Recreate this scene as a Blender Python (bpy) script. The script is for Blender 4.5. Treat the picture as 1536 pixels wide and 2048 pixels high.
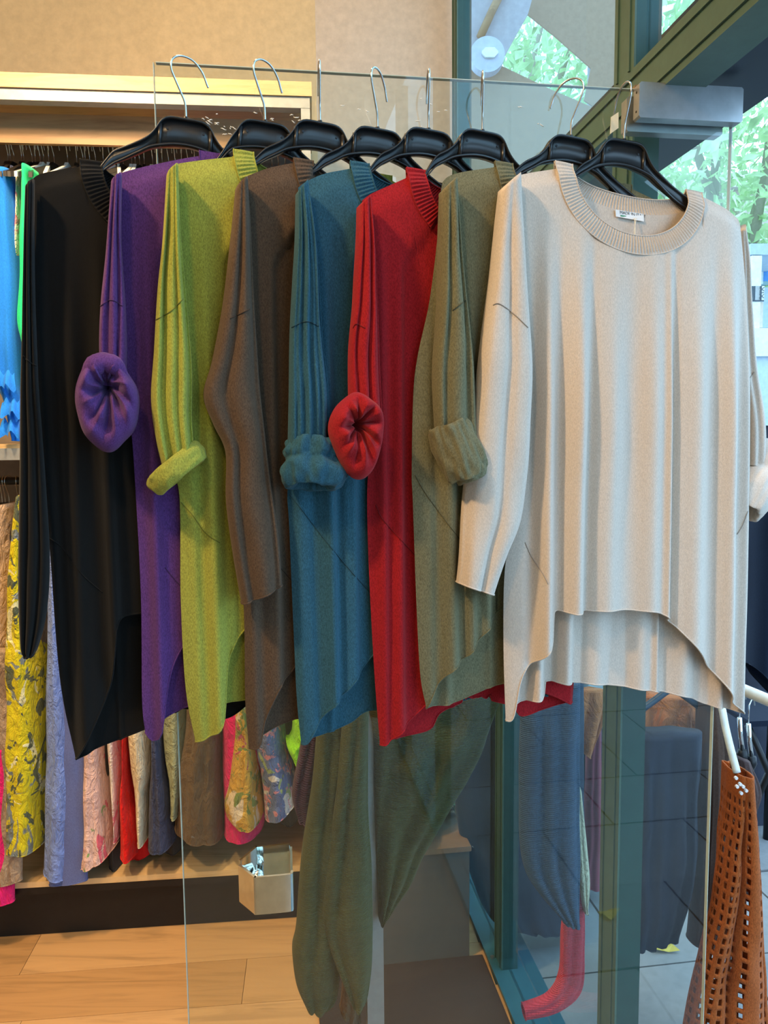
import bpy, bmesh, math, random
import numpy as np
from mathutils import Vector, Matrix, noise
from mathutils.bvhtree import BVHTree

for o in list(bpy.data.objects):
    bpy.data.objects.remove(o)
SC = bpy.context.scene
COL = SC.collection
PI = math.pi

# ------------------------------------------------------------------ camera
FPX = 1540.0
PITCH = math.atan(149 / 1540)
ROLL = 0.010
CAM = Vector((0, 0, 1.6))
F_ = Vector((0, math.cos(PITCH), -math.sin(PITCH)))
_R0 = Vector((1, 0, 0)); _U0 = Vector((0, math.sin(PITCH), math.cos(PITCH)))
_c = math.sqrt(1 - ROLL * ROLL)
R_ = _R0 * _c - _U0 * ROLL
U_ = _R0 * ROLL + _U0 * _c
cd = bpy.data.cameras.new('camera')
cam = bpy.data.objects.new('camera', cd); COL.objects.link(cam)
m3 = Matrix((R_, U_, -F_)).transposed()
cam.matrix_world = Matrix.Translation(CAM) @ m3.to_4x4()
cd.sensor_fit = 'VERTICAL'; cd.sensor_height = 36.0; cd.lens = 36.0 * FPX / 2048
cd.clip_start = 0.02
SC.camera = cam

# ------------------------------------------------------------------ light
SC.view_settings.view_transform = 'Standard'
SC.view_settings.look = 'None'
SC.view_settings.exposure = 0.0
SC.view_settings.gamma = 1.0
SC.view_settings.use_curve_mapping = False
w = bpy.data.worlds.new('sky'); SC.world = w; w.use_nodes = True
bg = w.node_tree.nodes['Background']
bg.inputs[0].default_value = (0.44, 0.72, 1.0, 1); bg.inputs[1].default_value = 3.6
WARM = (1.0, 0.67, 0.35)
def spot(name, loc, target, watts, size=1.1, radius=0.09, col=WARM):
    l = bpy.data.lights.new(name, 'SPOT'); l.energy = watts; l.color = col
    l.spot_size = size; l.spot_blend = 0.6; l.shadow_soft_size = radius
    o = bpy.data.objects.new(name, l); COL.objects.link(o); o.location = loc
    o.rotation_euler = (Vector(target) - Vector(loc)).to_track_quat('-Z', 'Y').to_euler()
    return o
LAMPS = [((-1.15, 0.05, 3.2), (-0.05, 1.2, 1.5), 160, 1.3),
         ((-0.40, -0.35, 3.2), (-0.25, 1.2, 1.3), 40, 1.2),
         ((-1.05, 1.30, 3.2), (-0.95, 2.25, 0.9), 200, 1.6),
         ((-0.40, 1.65, 3.2), (-0.45, 2.0, 0.0), 75, 1.9),
         ((-0.85, 0.95, 3.2), (-0.75, 2.8, 2.6), 68, 1.5),  # added wall washer with no known fitting, brightens the upper wall
         ((-0.05, 1.25, 3.2), (0.05, 2.8, 2.5), 28, 1.5),  # likewise added, brightens the pier
         ((-1.9, -0.8, 3.2), (-1.9, -0.8, 0), 60, 2.2)]
for i, (l, t, wt, sz) in enumerate(LAMPS):
    spot('unseen_spot_light', l, t, wt, sz)

# ------------------------------------------------------------------ helpers
def ray(u, v):
    return F_ + R_ * ((u - 768) / FPX) - U_ * ((v - 1024) / FPX)
class Frame:
    """Upright plane through O, turned by ang about the vertical; n points to the viewer."""
    def __init__(s, O, ang):
        s.O = Vector(O); s.ang = ang
        s.X = Vector((math.cos(ang), math.sin(ang), 0)); s.N = Vector((math.sin(ang), -math.cos(ang), 0))
    def px(s, u, v, n=0.0):
        d = ray(u, v); p0 = s.O + s.N * n
        t = (p0 - CAM).dot(s.N) / d.dot(s.N)
        q = CAM + d * t - s.O
        return (q.dot(s.X), q.z + s.O.z)
    def W(s, x, n, z):
        p = s.O + s.X * x + s.N * n
        return (p.x, p.y, z)
def zplane(u, v, z):
    d = ray(u, v); return CAM + d * ((z - CAM.z) / d.z)

MATS = {}
def nodes(name):
    m = bpy.data.materials.new(name); m.use_nodes = True
    nt = m.node_tree; b = nt.nodes['Principled BSDF']
    return m, nt, b
def L(nt, a, ai, b, bi): nt.links.new(a.outputs[ai], b.inputs[bi])
def coord(nt, scale=(1, 1, 1), kind='Object', rot=(0, 0, 0)):
    tc = nt.nodes.new('ShaderNodeTexCoord'); mp = nt.nodes.new('ShaderNodeMapping')
    mp.inputs['Scale'].default_value = scale; mp.inputs['Rotation'].default_value = rot
    L(nt, tc, kind, mp, 0); return mp
def ramp(nt, stops, interp='LINEAR'):
    r = nt.nodes.new('ShaderNodeValToRGB'); r.color_ramp.interpolation = interp
    e = r.color_ramp.elements
    while len(e) < len(stops): e.new(0.5)
    for k, (p, c) in enumerate(stops):
        e[k].position = p; e[k].color = (*c, 1) if len(c) == 3 else c
    return r
def noise_n(nt, mp, scale, detail=3, rough=.6, dist=0):
    n = nt.nodes.new('ShaderNodeTexNoise'); n.inputs['Scale'].default_value = scale
    n.inputs['Detail'].default_value = detail; n.inputs['Roughness'].default_value = rough
    n.inputs['Distortion'].default_value = dist
    L(nt, mp, 0, n, 0); return n
def plain(name, col, rough=.5, metal=0.0, spec=.5):
    if name in MATS: return MATS[name]
    m, nt, b = nodes(name)
    mp = coord(nt); n = noise_n(nt, mp, 40, 4)
    r = ramp(nt, [(.3, tuple(c * .9 for c in col)), (.7, tuple(min(1, c * 1.08) for c in col))])
    L(nt, n, 'Fac', r, 0); L(nt, r, 0, b, 'Base Color')
    b.inputs['Roughness'].default_value = rough; b.inputs['Metallic'].default_value = metal
    b.inputs['Specular IOR Level'].default_value = spec
    MATS[name] = m; return m
def fabric(name, col, dark=.62, light=1.3, scale=520, rib=0, sheen=.25, crease=0):
    if name in MATS: return MATS[name]
    m, nt, b = nodes(name)
    mp = coord(nt, (1, 1, .35)); n = noise_n(nt, mp, scale, 2, .8)
    r = ramp(nt, [(.34, tuple(c * dark for c in col)), (.66, tuple(min(1, c * light) for c in col))])
    L(nt, n, 'Fac', r, 0); L(nt, r, 0, b, 'Base Color')
    b.inputs['Roughness'].default_value = .95; b.inputs['Specular IOR Level'].default_value = .15
    b.inputs['Sheen Weight'].default_value = sheen; b.inputs['Sheen Roughness'].default_value = .5
    b.inputs['Sheen Tint'].default_value = (*[min(1, .3 + c) for c in col], 1)
    bp = nt.nodes.new('ShaderNodeBump'); bp.inputs['Strength'].default_value = .35; bp.inputs['Distance'].default_value = .0012
    L(nt, n, 'Fac', bp, 'Height')
    last = bp
    if rib:
        wv = nt.nodes.new('ShaderNodeTexWave'); wv.bands_direction = 'Z'; wv.inputs['Scale'].default_value = rib
        wv.inputs['Distortion'].default_value = 1.0; wv.inputs['Detail Scale'].default_value = .6
        mp2 = coord(nt); L(nt, mp2, 0, wv, 0)
        b2 = nt.nodes.new('ShaderNodeBump'); b2.inputs['Strength'].default_value = .7; b2.inputs['Distance'].default_value = .002
        L(nt, wv, 'Fac', b2, 'Height'); L(nt, last, 0, b2, 'Normal'); last = b2
    if crease:
        mp3 = coord(nt, (1, 1, .6)); n3 = noise_n(nt, mp3, crease, 4, .6, 1.5)
        b3 = nt.nodes.new('ShaderNodeBump'); b3.inputs['Strength'].default_value = .8; b3.inputs['Distance'].default_value = .03
        L(nt, n3, 'Fac', b3, 'Height'); L(nt, last, 0, b3, 'Normal'); last = b3
    L(nt, last, 0, b, 'Normal')
    MATS[name] = m; return m
def floral(name, base, cols, scale=14, cover=.5, crease=28):
    """printed cloth: ground colour, blossoms, small leaves"""
    m = fabric(name, base, .85, 1.12, 300, crease=crease); nt = m.node_tree; b = nt.nodes['Principled BSDF']
    src = b.inputs['Base Color'].links[0].from_socket
    for k, c in enumerate(cols):
        mp = coord(nt, (1, 1, .8), rot=(k * .7, k * 1.1, k)); mp.inputs['Location'].default_value = (k * 3.1, k * 1.7, k)
        n = noise_n(nt, mp, scale * (1 + .45 * k), 3, .55, 1.2)
        r = ramp(nt, [(cover + .06 * (k % 2), (0, 0, 0)), (cover + .06 * (k % 2) + .02, (1, 1, 1))])
        L(nt, n, 'Fac', r, 0)
        mx = nt.nodes.new('ShaderNodeMixRGB'); L(nt, r, 0, mx, 0)
        nt.links.new(src, mx.inputs[1]); mx.inputs[2].default_value = (*c, 1)
        src = mx.outputs[0]
    nt.links.new(src, b.inputs['Base Color'])
    return m
def wood(name, c1, c2, axis_rot=0, scale=3.0, rough=.45, stretch=14):
    if name in MATS: return MATS[name]
    m, nt, b = nodes(name)
    mp = coord(nt, (1, stretch, stretch), rot=(0, 0, -axis_rot)); n = noise_n(nt, mp, scale, 6, .62, .8)
    r = ramp(nt, [(.25, c2), (.5, c1), (.8, tuple(min(1, c * 1.12) for c in c1))])
    L(nt, n, 'Fac', r, 0); L(nt, r, 0, b, 'Base Color'); b.inputs['Roughness'].default_value = rough
    bp = nt.nodes.new('ShaderNodeBump'); bp.inputs['Strength'].default_value = .12; L(nt, n, 'Fac', bp, 'Height'); L(nt, bp, 0, b, 'Normal')
    MATS[name] = m; return m
def glass(name, tint=(.93, .98, .96), refl=1.0, scratch=False, haze=0.0):
    m = bpy.data.materials.new(name); m.use_nodes = True; nt = m.node_tree
    for nd in list(nt.nodes): nt.nodes.remove(nd)
    out = nt.nodes.new('ShaderNodeOutputMaterial'); mix = nt.nodes.new('ShaderNodeMixShader')
    tr = nt.nodes.new('ShaderNodeBsdfTransparent'); tr.inputs[0].default_value = (*tint, 1)
    gl = nt.nodes.new('ShaderNodeBsdfGlossy'); gl.inputs['Roughness'].default_value = 0.0
    fr = nt.nodes.new('ShaderNodeFresnel'); fr.inputs[0].default_value = 1.5
    mu = nt.nodes.new('ShaderNodeMath'); mu.operation = 'MULTIPLY'; mu.inputs[1].default_value = refl; mu.use_clamp = True
    ge = nt.nodes.new('ShaderNodeNewGeometry'); bk = nt.nodes.new('ShaderNodeMath'); bk.operation = 'SUBTRACT'; bk.inputs[0].default_value = 1.0; L(nt, ge, 'Backfacing', bk, 1)
    m0 = nt.nodes.new('ShaderNodeMath'); m0.operation = 'MULTIPLY'; L(nt, fr, 0, m0, 0); L(nt, bk, 0, m0, 1)
    L(nt, m0, 0, mu, 0); L(nt, mu, 0, mix, 0); L(nt, tr, 0, mix, 1); L(nt, gl, 0, mix, 2)
    last = mix
    if scratch:
        mp = coord(nt, (1, 1, 1.6)); n1 = noise_n(nt, mp, 9, 8, .75, 2.5); n2 = noise_n(nt, mp, 140, 2, .6, .5)
        r1 = ramp(nt, [(.62, (0, 0, 0)), (.72, (1, 1, 1))]); r2 = ramp(nt, [(.66, (0, 0, 0)), (.70, (1, 1, 1))])
        L(nt, n1, 'Fac', r1, 0); L(nt, n2, 'Fac', r2, 0)
        mm = nt.nodes.new('ShaderNodeMath'); mm.operation = 'MULTIPLY'; L(nt, r1, 0, mm, 0); L(nt, r2, 0, mm, 1)
        m4 = nt.nodes.new('ShaderNodeMath'); m4.operation = 'MULTIPLY_ADD'; L(nt, mm, 0, m4, 0); m4.inputs[1].default_value = .5; m4.inputs[2].default_value = haze
        df = nt.nodes.new('ShaderNodeBsdfDiffuse'); df.inputs[0].default_value = (.9, .9, .88, 1)
        mix2 = nt.nodes.new('ShaderNodeMixShader'); L(nt, m4, 0, mix2, 0); L(nt, mix, 0, mix2, 1); L(nt, df, 0, mix2, 2); last = mix2
    L(nt, last, 0, out, 0)
    MATS[name] = m; return m

def empty(name, loc, label=None, cat=None, group=None):
    o = bpy.data.objects.new(name, None); COL.objects.link(o); o.location = loc; o.empty_display_size = .05
    if label: o['label'] = label
    if cat: o['category'] = cat
    if group: o['group'] = group
    return o
WORLD = {}
def wloc(o):
    p = Vector((0, 0, 0))
    while o is not None: p = p + o.location; o = o.parent
    return p
def obj(name, verts, faces, mat, parent=None, smooth=True, label=None, cat=None, group=None, kind=None):
    """one mesh object; verts are in world space, parents are only moved, never turned"""
    me = bpy.data.meshes.new(name)
    base = wloc(parent) if parent is not None else Vector((0, 0, 0))
    va = np.asarray(verts, dtype=float)
    if parent is None:
        base = Vector((va[:, 0].mean(), va[:, 1].mean(), va[:, 2].min()))
    va = va - np.array(base)
    me.from_pydata(va.tolist(), [], faces); me.update()
    if smooth: me.polygons.foreach_set('use_smooth', [True] * len(me.polygons))
    o = bpy.data.objects.new(name, me); COL.objects.link(o); me.materials.append(mat)
    if parent is not None: o.parent = parent
    else: o.location = base
    if label: o['label'] = label
    if cat: o['category'] = cat
    if group: o['group'] = group
    if kind: o['kind'] = kind
    return o
class MB:
    def __init__(s): s.v = []; s.f = []
    def add(s, v, f):
        k = len(s.v); s.v += [tuple(p) for p in v]; s.f += [tuple(i + k for i in q) for q in f]; return s
    def hexa(s, p8):  # 4 bottom, 4 top
        return s.add(p8, [(3, 2, 1, 0), (4, 5, 6, 7), (0, 1, 5, 4), (1, 2, 6, 5), (2, 3, 7, 6), (3, 0, 4, 7)])
    def box(s, fr, x0, x1, n0, n1, z0, z1):
        if x0 > x1: x0, x1 = x1, x0
        P = [fr.W(x, n, z) for z in (z0, z1) for (x, n) in ((x0, n1), (x1, n1), (x1, n0), (x0, n0))]
        return s.hexa(P)
    def bevbox(s, fr, x0, x1, n0, n1, z0, z1, c=.004):
        prof = [(x0 + c, z0), (x1 - c, z0), (x1, z0 + c), (x1, z1 - c), (x1 - c, z1), (x0 + c, z1), (x0, z1 - c), (x0, z0 + c)]
        return s.prism(fr, prof, n0, n1)
    def prism(s, fr, prof, n0, n1):
        k = len(prof); V = [fr.W(x, n0, z) for x, z in prof] + [fr.W(x, n1, z) for x, z in prof]
        F = [tuple(range(k - 1, -1, -1)), tuple(range(k, 2 * k))] + [(i, (i + 1) % k, k + (i + 1) % k, k + i) for i in range(k)]
        return s.add(V, F)
    def tube(s, pts, r, seg=8, cap=True):
        pts = [Vector(p) for p in pts]; n = len(pts)
        rr = r if hasattr(r, '__len__') else [r] * n
        V = []; prev = None
        for i, p in enumerate(pts):
            t = (pts[min(i + 1, n - 1)] - pts[max(i - 1, 0)])
            t = t.normalized() if t.length > 1e-9 else Vector((0, 0, 1))
            if prev is None:
                a = t.orthogonal().normalized()
            else:
                a = (prev - t * prev.dot(t)); a = a.normalized() if a.length > 1e-6 else t.orthogonal().normalized()
            prev = a; b = t.cross(a)
            V += [tuple(p + (a * math.cos(2 * PI * k / seg) + b * math.sin(2 * PI * k / seg)) * rr[i]) for k in range(seg)]
        F = [(i * seg + k, i * seg + (k + 1) % seg, (i + 1) * seg + (k + 1) % seg, (i + 1) * seg + k) for i in range(n - 1) for k in range(seg)]
        if cap: F += [tuple(range(seg - 1, -1, -1)), tuple((n - 1) * seg + k for k in range(seg))]
        return s.add(V, F)
    def build(s, name, mat, parent=None, smooth=False, **kw): return obj(name, s.v, s.f, mat, parent, smooth, **kw)
def grid_faces(rows, cols, wrap=False, off=0, flip=False):
    F = []
    for i in range(rows - 1):
        for j in range(cols if wrap else cols - 1):
            a = i * cols + j; b = i * cols + (j + 1) % cols
            q = (a, b, b + cols, a + cols)
            F.append(tuple(x + off for x in (q[::-1] if flip else q)))
    return F
def poly(pts, t):
    """point at arc-length fraction t of a polyline"""
    d = [0]
    for a, b in zip(pts, pts[1:]): d.append(d[-1] + math.hypot(b[0] - a[0], b[1] - a[1]))
    x = t * d[-1]
    for i in range(len(pts) - 1):
        if x <= d[i + 1] or i == len(pts) - 2:
            k = (x - d[i]) / max(1e-9, d[i + 1] - d[i])
            return (pts[i][0] + (pts[i + 1][0] - pts[i][0]) * k, pts[i][1] + (pts[i + 1][1] - pts[i][1]) * k)
def smoothpoly(pts, n=60):
    """Catmull-Rom through the points"""
    P = [pts[0]] + list(pts) + [pts[-1]]; out = []
    m = len(pts) - 1; per = max(2, n // m)
    for i in range(m):
        p0, p1, p2, p3 = [np.array(q, float) for q in P[i:i + 4]]
        for k in range(per):
            t = k / per
            out.append(tuple(.5 * ((2 * p1) + (-p0 + p2) * t + (2 * p0 - 5 * p1 + 4 * p2 - p3) * t * t + (-p0 + 3 * p1 - 3 * p2 + p3) * t ** 3)))
    out.append(tuple(pts[-1])); return out
def sstep(a, b, x):
    t = min(1, max(0, (x - a) / (b - a))); return t * t * (3 - 2 * t)
def nz(x, y=0, z=0): return noise.noise(Vector((x, y, z)))

# ------------------------------------------------------------------ the place: door line and shop front
ZT = 2.16
DA = zplane(308, 128, ZT); DD = zplane(1465, 193, ZT); PV = zplane(1372, 187, ZT)
DANG = math.atan2(DD.y - DA.y, DD.x - DA.x)
FD = Frame((PV.x, PV.y, 0), DANG)          # x = a (outwards along the open door), n = towards the camera
E1, E2 = FD.X, -FD.N
def ab(P): q = Vector(P) - FD.O; return q.dot(E1), q.dot(E2)
FF = Frame((PV.x, PV.y, 0), DANG + PI / 2)  # shop front: x = b (depth), n = a outwards
UANG = math.radians(5.3)
FU = Frame((-0.5912, 2.30, 0), UANG)       # wall unit front

M_green = plain('green_paint', (.062, .128, .102), .45)
M_dkgreen = plain('dark_green_paint', (.012, .06, .055), .4)
M_glassdoor = glass('door_glass', (.95, .985, .97), 2.0, True, .004)
M_glass = glass('window_glass', (.86, .94, .96), .7)
M_wall = plain('wall_paint', (.63, .50, .30), .85)
M_wall2 = plain('pier_paint_cooler_lit', (.60, .51, .41), .85)  # less warm light on the pier is put into its colour
M_ceil = plain('ceiling_paint', (.75, .72, .66), .9)
M_steel = plain('brushed_steel', (.45, .46, .47), .38, .9)
M_grey = plain('grey_metal_paint', (.34, .36, .37), .45, .3)
M_chrome = plain('chrome', (.86, .84, .80), .07, 1.0)
M_black = plain('black_plastic', (.012, .012, .013), .33, 0, .6)
M_blackmetal = plain('black_metal', (.02, .02, .022), .4, .5)
M_wire = plain('steel_wire', (.62, .62, .62), .22, 1.0)
M_whitepl = plain('white_plastic', (.82, .84, .80), .35)
M_oak = wood('light_oak', (.74, .50, .24), (.52, .31, .12), UANG, 2.2)
M_oakdk = wood('brown_wood', (.36, .21, .10), (.20, .11, .05), UANG, 2.0)

def struct(name, mb, mat, parent=None, smooth=False):
    o = mb.build(name, mat, parent, smooth)
    if parent is None: o['kind'] = 'structure'
    return o

# floor with laminate boards
FB = Frame((-1.0, 1.8, 0), UANG)
fl = struct('floor', MB().hexa([(-3.3, -3.3, -.12), (1.18, -3.3, -.12), (.30, 2.8, -.12), (-3.3, 3.3, -.12),
                                (-3.3, -3.3, -.013), (1.18, -3.3, -.013), (.30, 2.8, -.013), (-3.3, 3.3, -.013)]),
            wood('floor_base', (.40, .23, .10), (.27, .15, .06), UANG, 1.6))
rnd = random.Random(4)
planks = [wood('oak_board_%d' % k, c, tuple(q * .62 for q in c), UANG, 1.6 + .4 * k, .4, 12)
          for k, c in enumerate([(.56, .31, .12), (.61, .345, .14), (.52, .28, .105), (.66, .39, .17)])]
PW, PLN = .192, 1.28
for r in range(-7, 7):
    sh = (r * .47) % 1 * PLN
    for c in range(-2, 3):
        x0 = c * PLN - sh; x1 = x0 + PLN - .0015; n1 = r * PW; n0 = n1 - PW + .0015
        mid = FB.W((x0 + x1) / 2, n1, 0)
        # cut at the shop-front sill
        xmax = None
        P0 = Vector(FB.W(0, n1 - PW / 2, 0)); a0 = ab(P0)[0]; lim = (-.075 - a0) / E1.dot(FB.X)
        if x0 > lim - .05 or x1 < -2.2: continue
        x1 = min(x1, lim)
        MB().box(FB, x0, x1, n0, n1, -.013, 0).build('plank', planks[rnd.randrange(4)], fl)

# walls, ceiling
FWL = Frame(FU.W(0, -.44, 0), UANG)
def upx(u, v, fr, n=0): return fr.px(u, v, n)
xw = FWL.px(631, 60)[0]
struct('wall_back', MB().box(FWL, -2.6, xw, -.15, 0, 0, 3.3), M_wall)
FWR = Frame(FD.W(0, -1.52, 0), math.radians(6.5))
xr0 = FWR.px(630, 60)[0]
struct('wall_pier', MB().box(FWR, xr0, .02, -.25, .0, 0, 3.3), M_wall2)
struct('ceiling', MB().hexa([(-3.3, -3.3, 3.3), (1.1, -3.3, 3.3), (.28, 3.3, 3.3), (-3.3, 3.3, 3.3), (-3.3, -3.3, 3.4), (1.1, -3.3, 3.4), (.28, 3.3, 3.4), (-3.3, 3.3, 3.4)]), M_ceil)
struct('wall_left', MB().hexa([(-3.3, -3.3, 0), (-3.15, -3.3, 0), (-3.15, 3.3, 0), (-3.3, 3.3, 0), (-3.3, -3.3, 3.3), (-3.15, -3.3, 3.3), (-3.15, 3.3, 3.3), (-3.3, 3.3, 3.3)]), M_wall)
struct('wall_rear', MB().hexa([(-3.3, -3.3, 0), (1.1, -3.3, 0), (1.1, -3.15, 0), (-3.3, -3.15, 0), (-3.3, -3.3, 3.3), (1.1, -3.3, 3.3), (1.1, -3.15, 3.3), (-3.3, -3.15, 3.3)]), M_wall)

# shop front: posts, header, sill, panes   (FF: x = depth b, n = a)
def ff(b0, b1, a0, a1, z0, z1): return MB().box(FF, b0, b1, a0, a1, z0, z1)
def post(b0, b1, z0, z1, label=None):
    t = struct('trim_%d' % post.k, ff(b0, b1, -.05, -.0462, z0, z1), M_green); post.k += 1
    ff(b0, b1, -.046, 0.0, z0, z1).build('post_core', M_dkgreen, t)
    for q in (.2, .8):
        bb = b0 + (b1 - b0) * q
        MB().box(FF, bb - .003, bb + .003, -.053, -.0502, z0, z1).build('bead', M_green, t)
    return t
post.k = 1
post(.088, .168, .0, 2.16); post(.088, .168, 2.238, 3.3)
post(.842, .918, 0, 2.16)
tr = post(1.40, 1.47, 0, 3.3)
post(-.98, -.90, 0, 2.16)
for b0 in (-1.8, -2.7): post(b0, b0 + .07, 0, 3.3)
hd = struct('trim_%d' % post.k, ff(-3.2, 1.40, -.05, .02, 2.16, 2.238), M_green); post.k += 1
for z in (2.176, 2.222): MB().box(FF, -3.2, 1.40, -.0535, -.0502, z - .0025, z + .0025).build('bead', M_green, hd)
sb = struct('trim_%d' % post.k, ff(-3.2, 1.05, .035, .17, 2.178, 2.33), plain('navy_shutter_box', (.004, .012, .03), .35)); post.k += 1
for z in (2.2, 2.24, 2.285): ff(-3.2, 1.05, .171, .176, z, z + .012).build('rib', plain('navy_shutter_box', (.004, .012, .03)), sb)
MB().tube([FF.W(0.0, -.005, 2.1601), FF.W(0.0, -.005, 2.172)], .022, 16).build('pivot_plate', M_blackmetal, hd)
sl = struct('trim_%d' % post.k, ff(-3.2, 1.46, -.075, .06, -.05, .012), plain('teal_sill', (.03, .12, .16), .35)); post.k += 1
for b in (.9, .5): MB().tube([FF.W(b, -.062, .012), FF.W(b, -.062, .018)], .006, 8).build('bolt', M_steel, sl)
def pane(k, b0, b1, z0, z1):
    o = struct('window_%d' % k, ff(b0, b1, -.028, -.020, z0, z1), M_glass); return o
pane(1, .168, .842, .012, 2.16); pane(2, .918, 1.40, .012, 2.16); pane(3, .168, 1.40, 2.238, 3.3)
pane(4, -.9, .088, 2.238, 3.3); pane(5, -1.73, -.98, .012, 2.16); pane(6, -2.63, -1.8, .012, 2.16)
pane(7, -1.73, -.9, 2.238, 3.3); pane(8, -2.63, -1.8, 2.238, 3.3)

# ------------------------------------------------------------------ glass door
door = empty('glass_door', FD.W(-.4, 0, 0), 'frameless open glass door with sweaters hooked over its top edge', 'door')
A0, A1 = -.851, .081
M_edge = plain('glass_edge', (.50, .56, .50), .15)
obj('pane', *(lambda m: (m.v, m.f))(MB().box(FD, A0, A1, -.005, .005, .01, ZT)), M_glassdoor, door, False)
MB().box(FD, A0 + .003, A1 - .003, -.0042, .0042, ZT, ZT + .0012).build('top_edge', M_edge, door)
MB().box(FD, A0 - .0012, A0, -.0042, .0042, .01, ZT).build('side_edge', M_edge, door)
MB().box(FD, A1, A1 + .0012, -.0042, .0042, .01, ZT).build('side_edge', M_edge, door)
pf = MB().bevbox(FD, -.094, .086, .0055, .026, 2.108, 2.163, .003).build('patch_fitting', M_steel, door, label='satin steel corner fitting')
MB().bevbox(FD, -.1, .07, -.026, -.0055, 2.098, 2.153, .003).build('patch_fitting', M_steel, door)
MB().bevbox(FD, -.092, .05, -.0054, .0054, 2.1602, 2.167, .001).build('packer', plain('brown_packer', (.25, .16, .08), .7), pf)
for z in (2.12, 2.15): MB().tube([FD.W(-.0945, .016, z), FD.W(-.0935, .016, z)], .002, 8).build('screw', M_blackmetal, pf)
# chrome pull: one bent sheet on either side of the pane
hx = [FD.px(473, 1760)[0], FD.px(503, 1760)[0], FD.px(598, 1760)[0]]
hz0, hz1 = .832, .896
for sgn in (1, -1):
    a0 = hx[0] + .004; t = .004; dp = .047
    path = [(a0, .008 * sgn), (a0 + .026, dp * sgn), (a0 + .032, (dp + .002) * sgn), (a0 + .082, (dp + .002) * sgn), (a0 + .089, (dp - .003) * sgn), (a0 + .090, (dp - .010) * sgn)]
    path = [path[0]] + smoothpoly(path[1:], 30)
    mb = MB(); V = []
    nrm = []
    for i, p in enumerate(path):
        q0 = path[max(0, i - 1)]; q1 = path[min(len(path) - 1, i + 1)]
        d = Vector((q1[0] - q0[0], q1[1] - q0[1])); d.normalize(); nrm.append(Vector((-d.y, d.x)) * t * sgn)
    for i, p in enumerate(path):
        pi = (p[0] - nrm[i].x, p[1] - nrm[i].y)
        V += [FD.W(p[0], p[1], hz0), FD.W(p[0], p[1], hz1), FD.W(pi[0], pi[1], hz1), FD.W(pi[0], pi[1], hz0)]
    k = len(path)
    Fc = [(4 * i + j, 4 * i + (j + 1) % 4, 4 * i + 4 + (j + 1) % 4, 4 * i + 4 + j) for i in range(k - 1) for j in range(4)] + [(3, 2, 1, 0), (4 * k - 4, 4 * k - 3, 4 * k - 2, 4 * k - 1)]
    h = obj('pull_handle', V, Fc, M_chrome, door, False, label='chrome pull of bent sheet')
    MB().tube([FD.W(a0 + .03, .0052 * sgn, .858), FD.W(a0 + .03, .036 * sgn, .858)], .011, 20).build('standoff', M_chrome, h, True)
    bm = bmesh.new()
# paper sticker near the corner
sp = [FD.px(u, v, .006) for u, v in ((1222, 234), (1237, 224), (1237, 256), (1220, 268))]
MB().prism(FD, sp[::-1], .0054, .0062).build('sticker', plain('cream_sticker', (.75, .65, .45), .6), door)
# dried adhesive streaks on the pane
M_res = plain('white_residue', (.85, .84, .8), .8)
rr = random.Random(3)
for (u, v, n, du, dv) in ((415, 236, 6, 22, 10), (455, 262, 7, 26, 14), (440, 250, 4, 30, 8), (590, 236, 4, 20, 8), (520, 232, 3, 25, 8), (838, 240, 3, 12, 18), (870, 215, 4, 30, 20), (700, 210, 3, 40, 20), (1060, 230, 3, 30, 20)):
    for q in range(n):
        uu, vv = u + rr.uniform(-du, du), v + rr.uniform(-dv, dv); ln = rr.uniform(3, 12); sl_ = rr.uniform(-.2, .9)
        pts = [FD.W(*(lambda p: (p[0], .0056, p[1]))(FD.px(uu + ln * k / 4, vv + ln * sl_ * k / 4 + rr.uniform(-1, 1), .0055))) for k in range(5)]
        MB().tube(pts, [.0002, .0006, .0008, .0005, .0002], 5).build('residue_streak', M_res, door, True)

# ------------------------------------------------------------------ hangers and sweaters on the door
HOOK = [(0, -.004), (-.0005, .022), (-.006, .036), (-.016, .056), (-.0205, .068), (-.0175, .081), (-.004, .0885), (.014, .0865), (.028, .074), (.0345, .060), (.037, .0545)]
def hook_pts(O, ang, scale=1.0):
    c, s_ = math.cos(ang), math.sin(ang)
    return [(O[0] + x * c * scale, O[1] + x * s_ * scale, O[2] + z * scale) for x, z in smoothpoly(HOOK, 60)]
def hanger_profile(half, drop):
    top = [(0, 0), (.018, 0), (.028, -.002), (.036, -.009), (.043, -.021), (.052, -.032), (.066, -.042), (.10, -.060), (half * .8, -.086), (half - .006, -.103), (half, -.107)]
    bot = [(half, -.117), (half - .006, -.121), (half * .8, -.104), (.10, -.079), (.066, -.059), (.05, -.049), (.034, -.0435), (.015, -.0395), (0, -.0385)]
    return smoothpoly(top, 40), smoothpoly(bot, 40)
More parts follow.
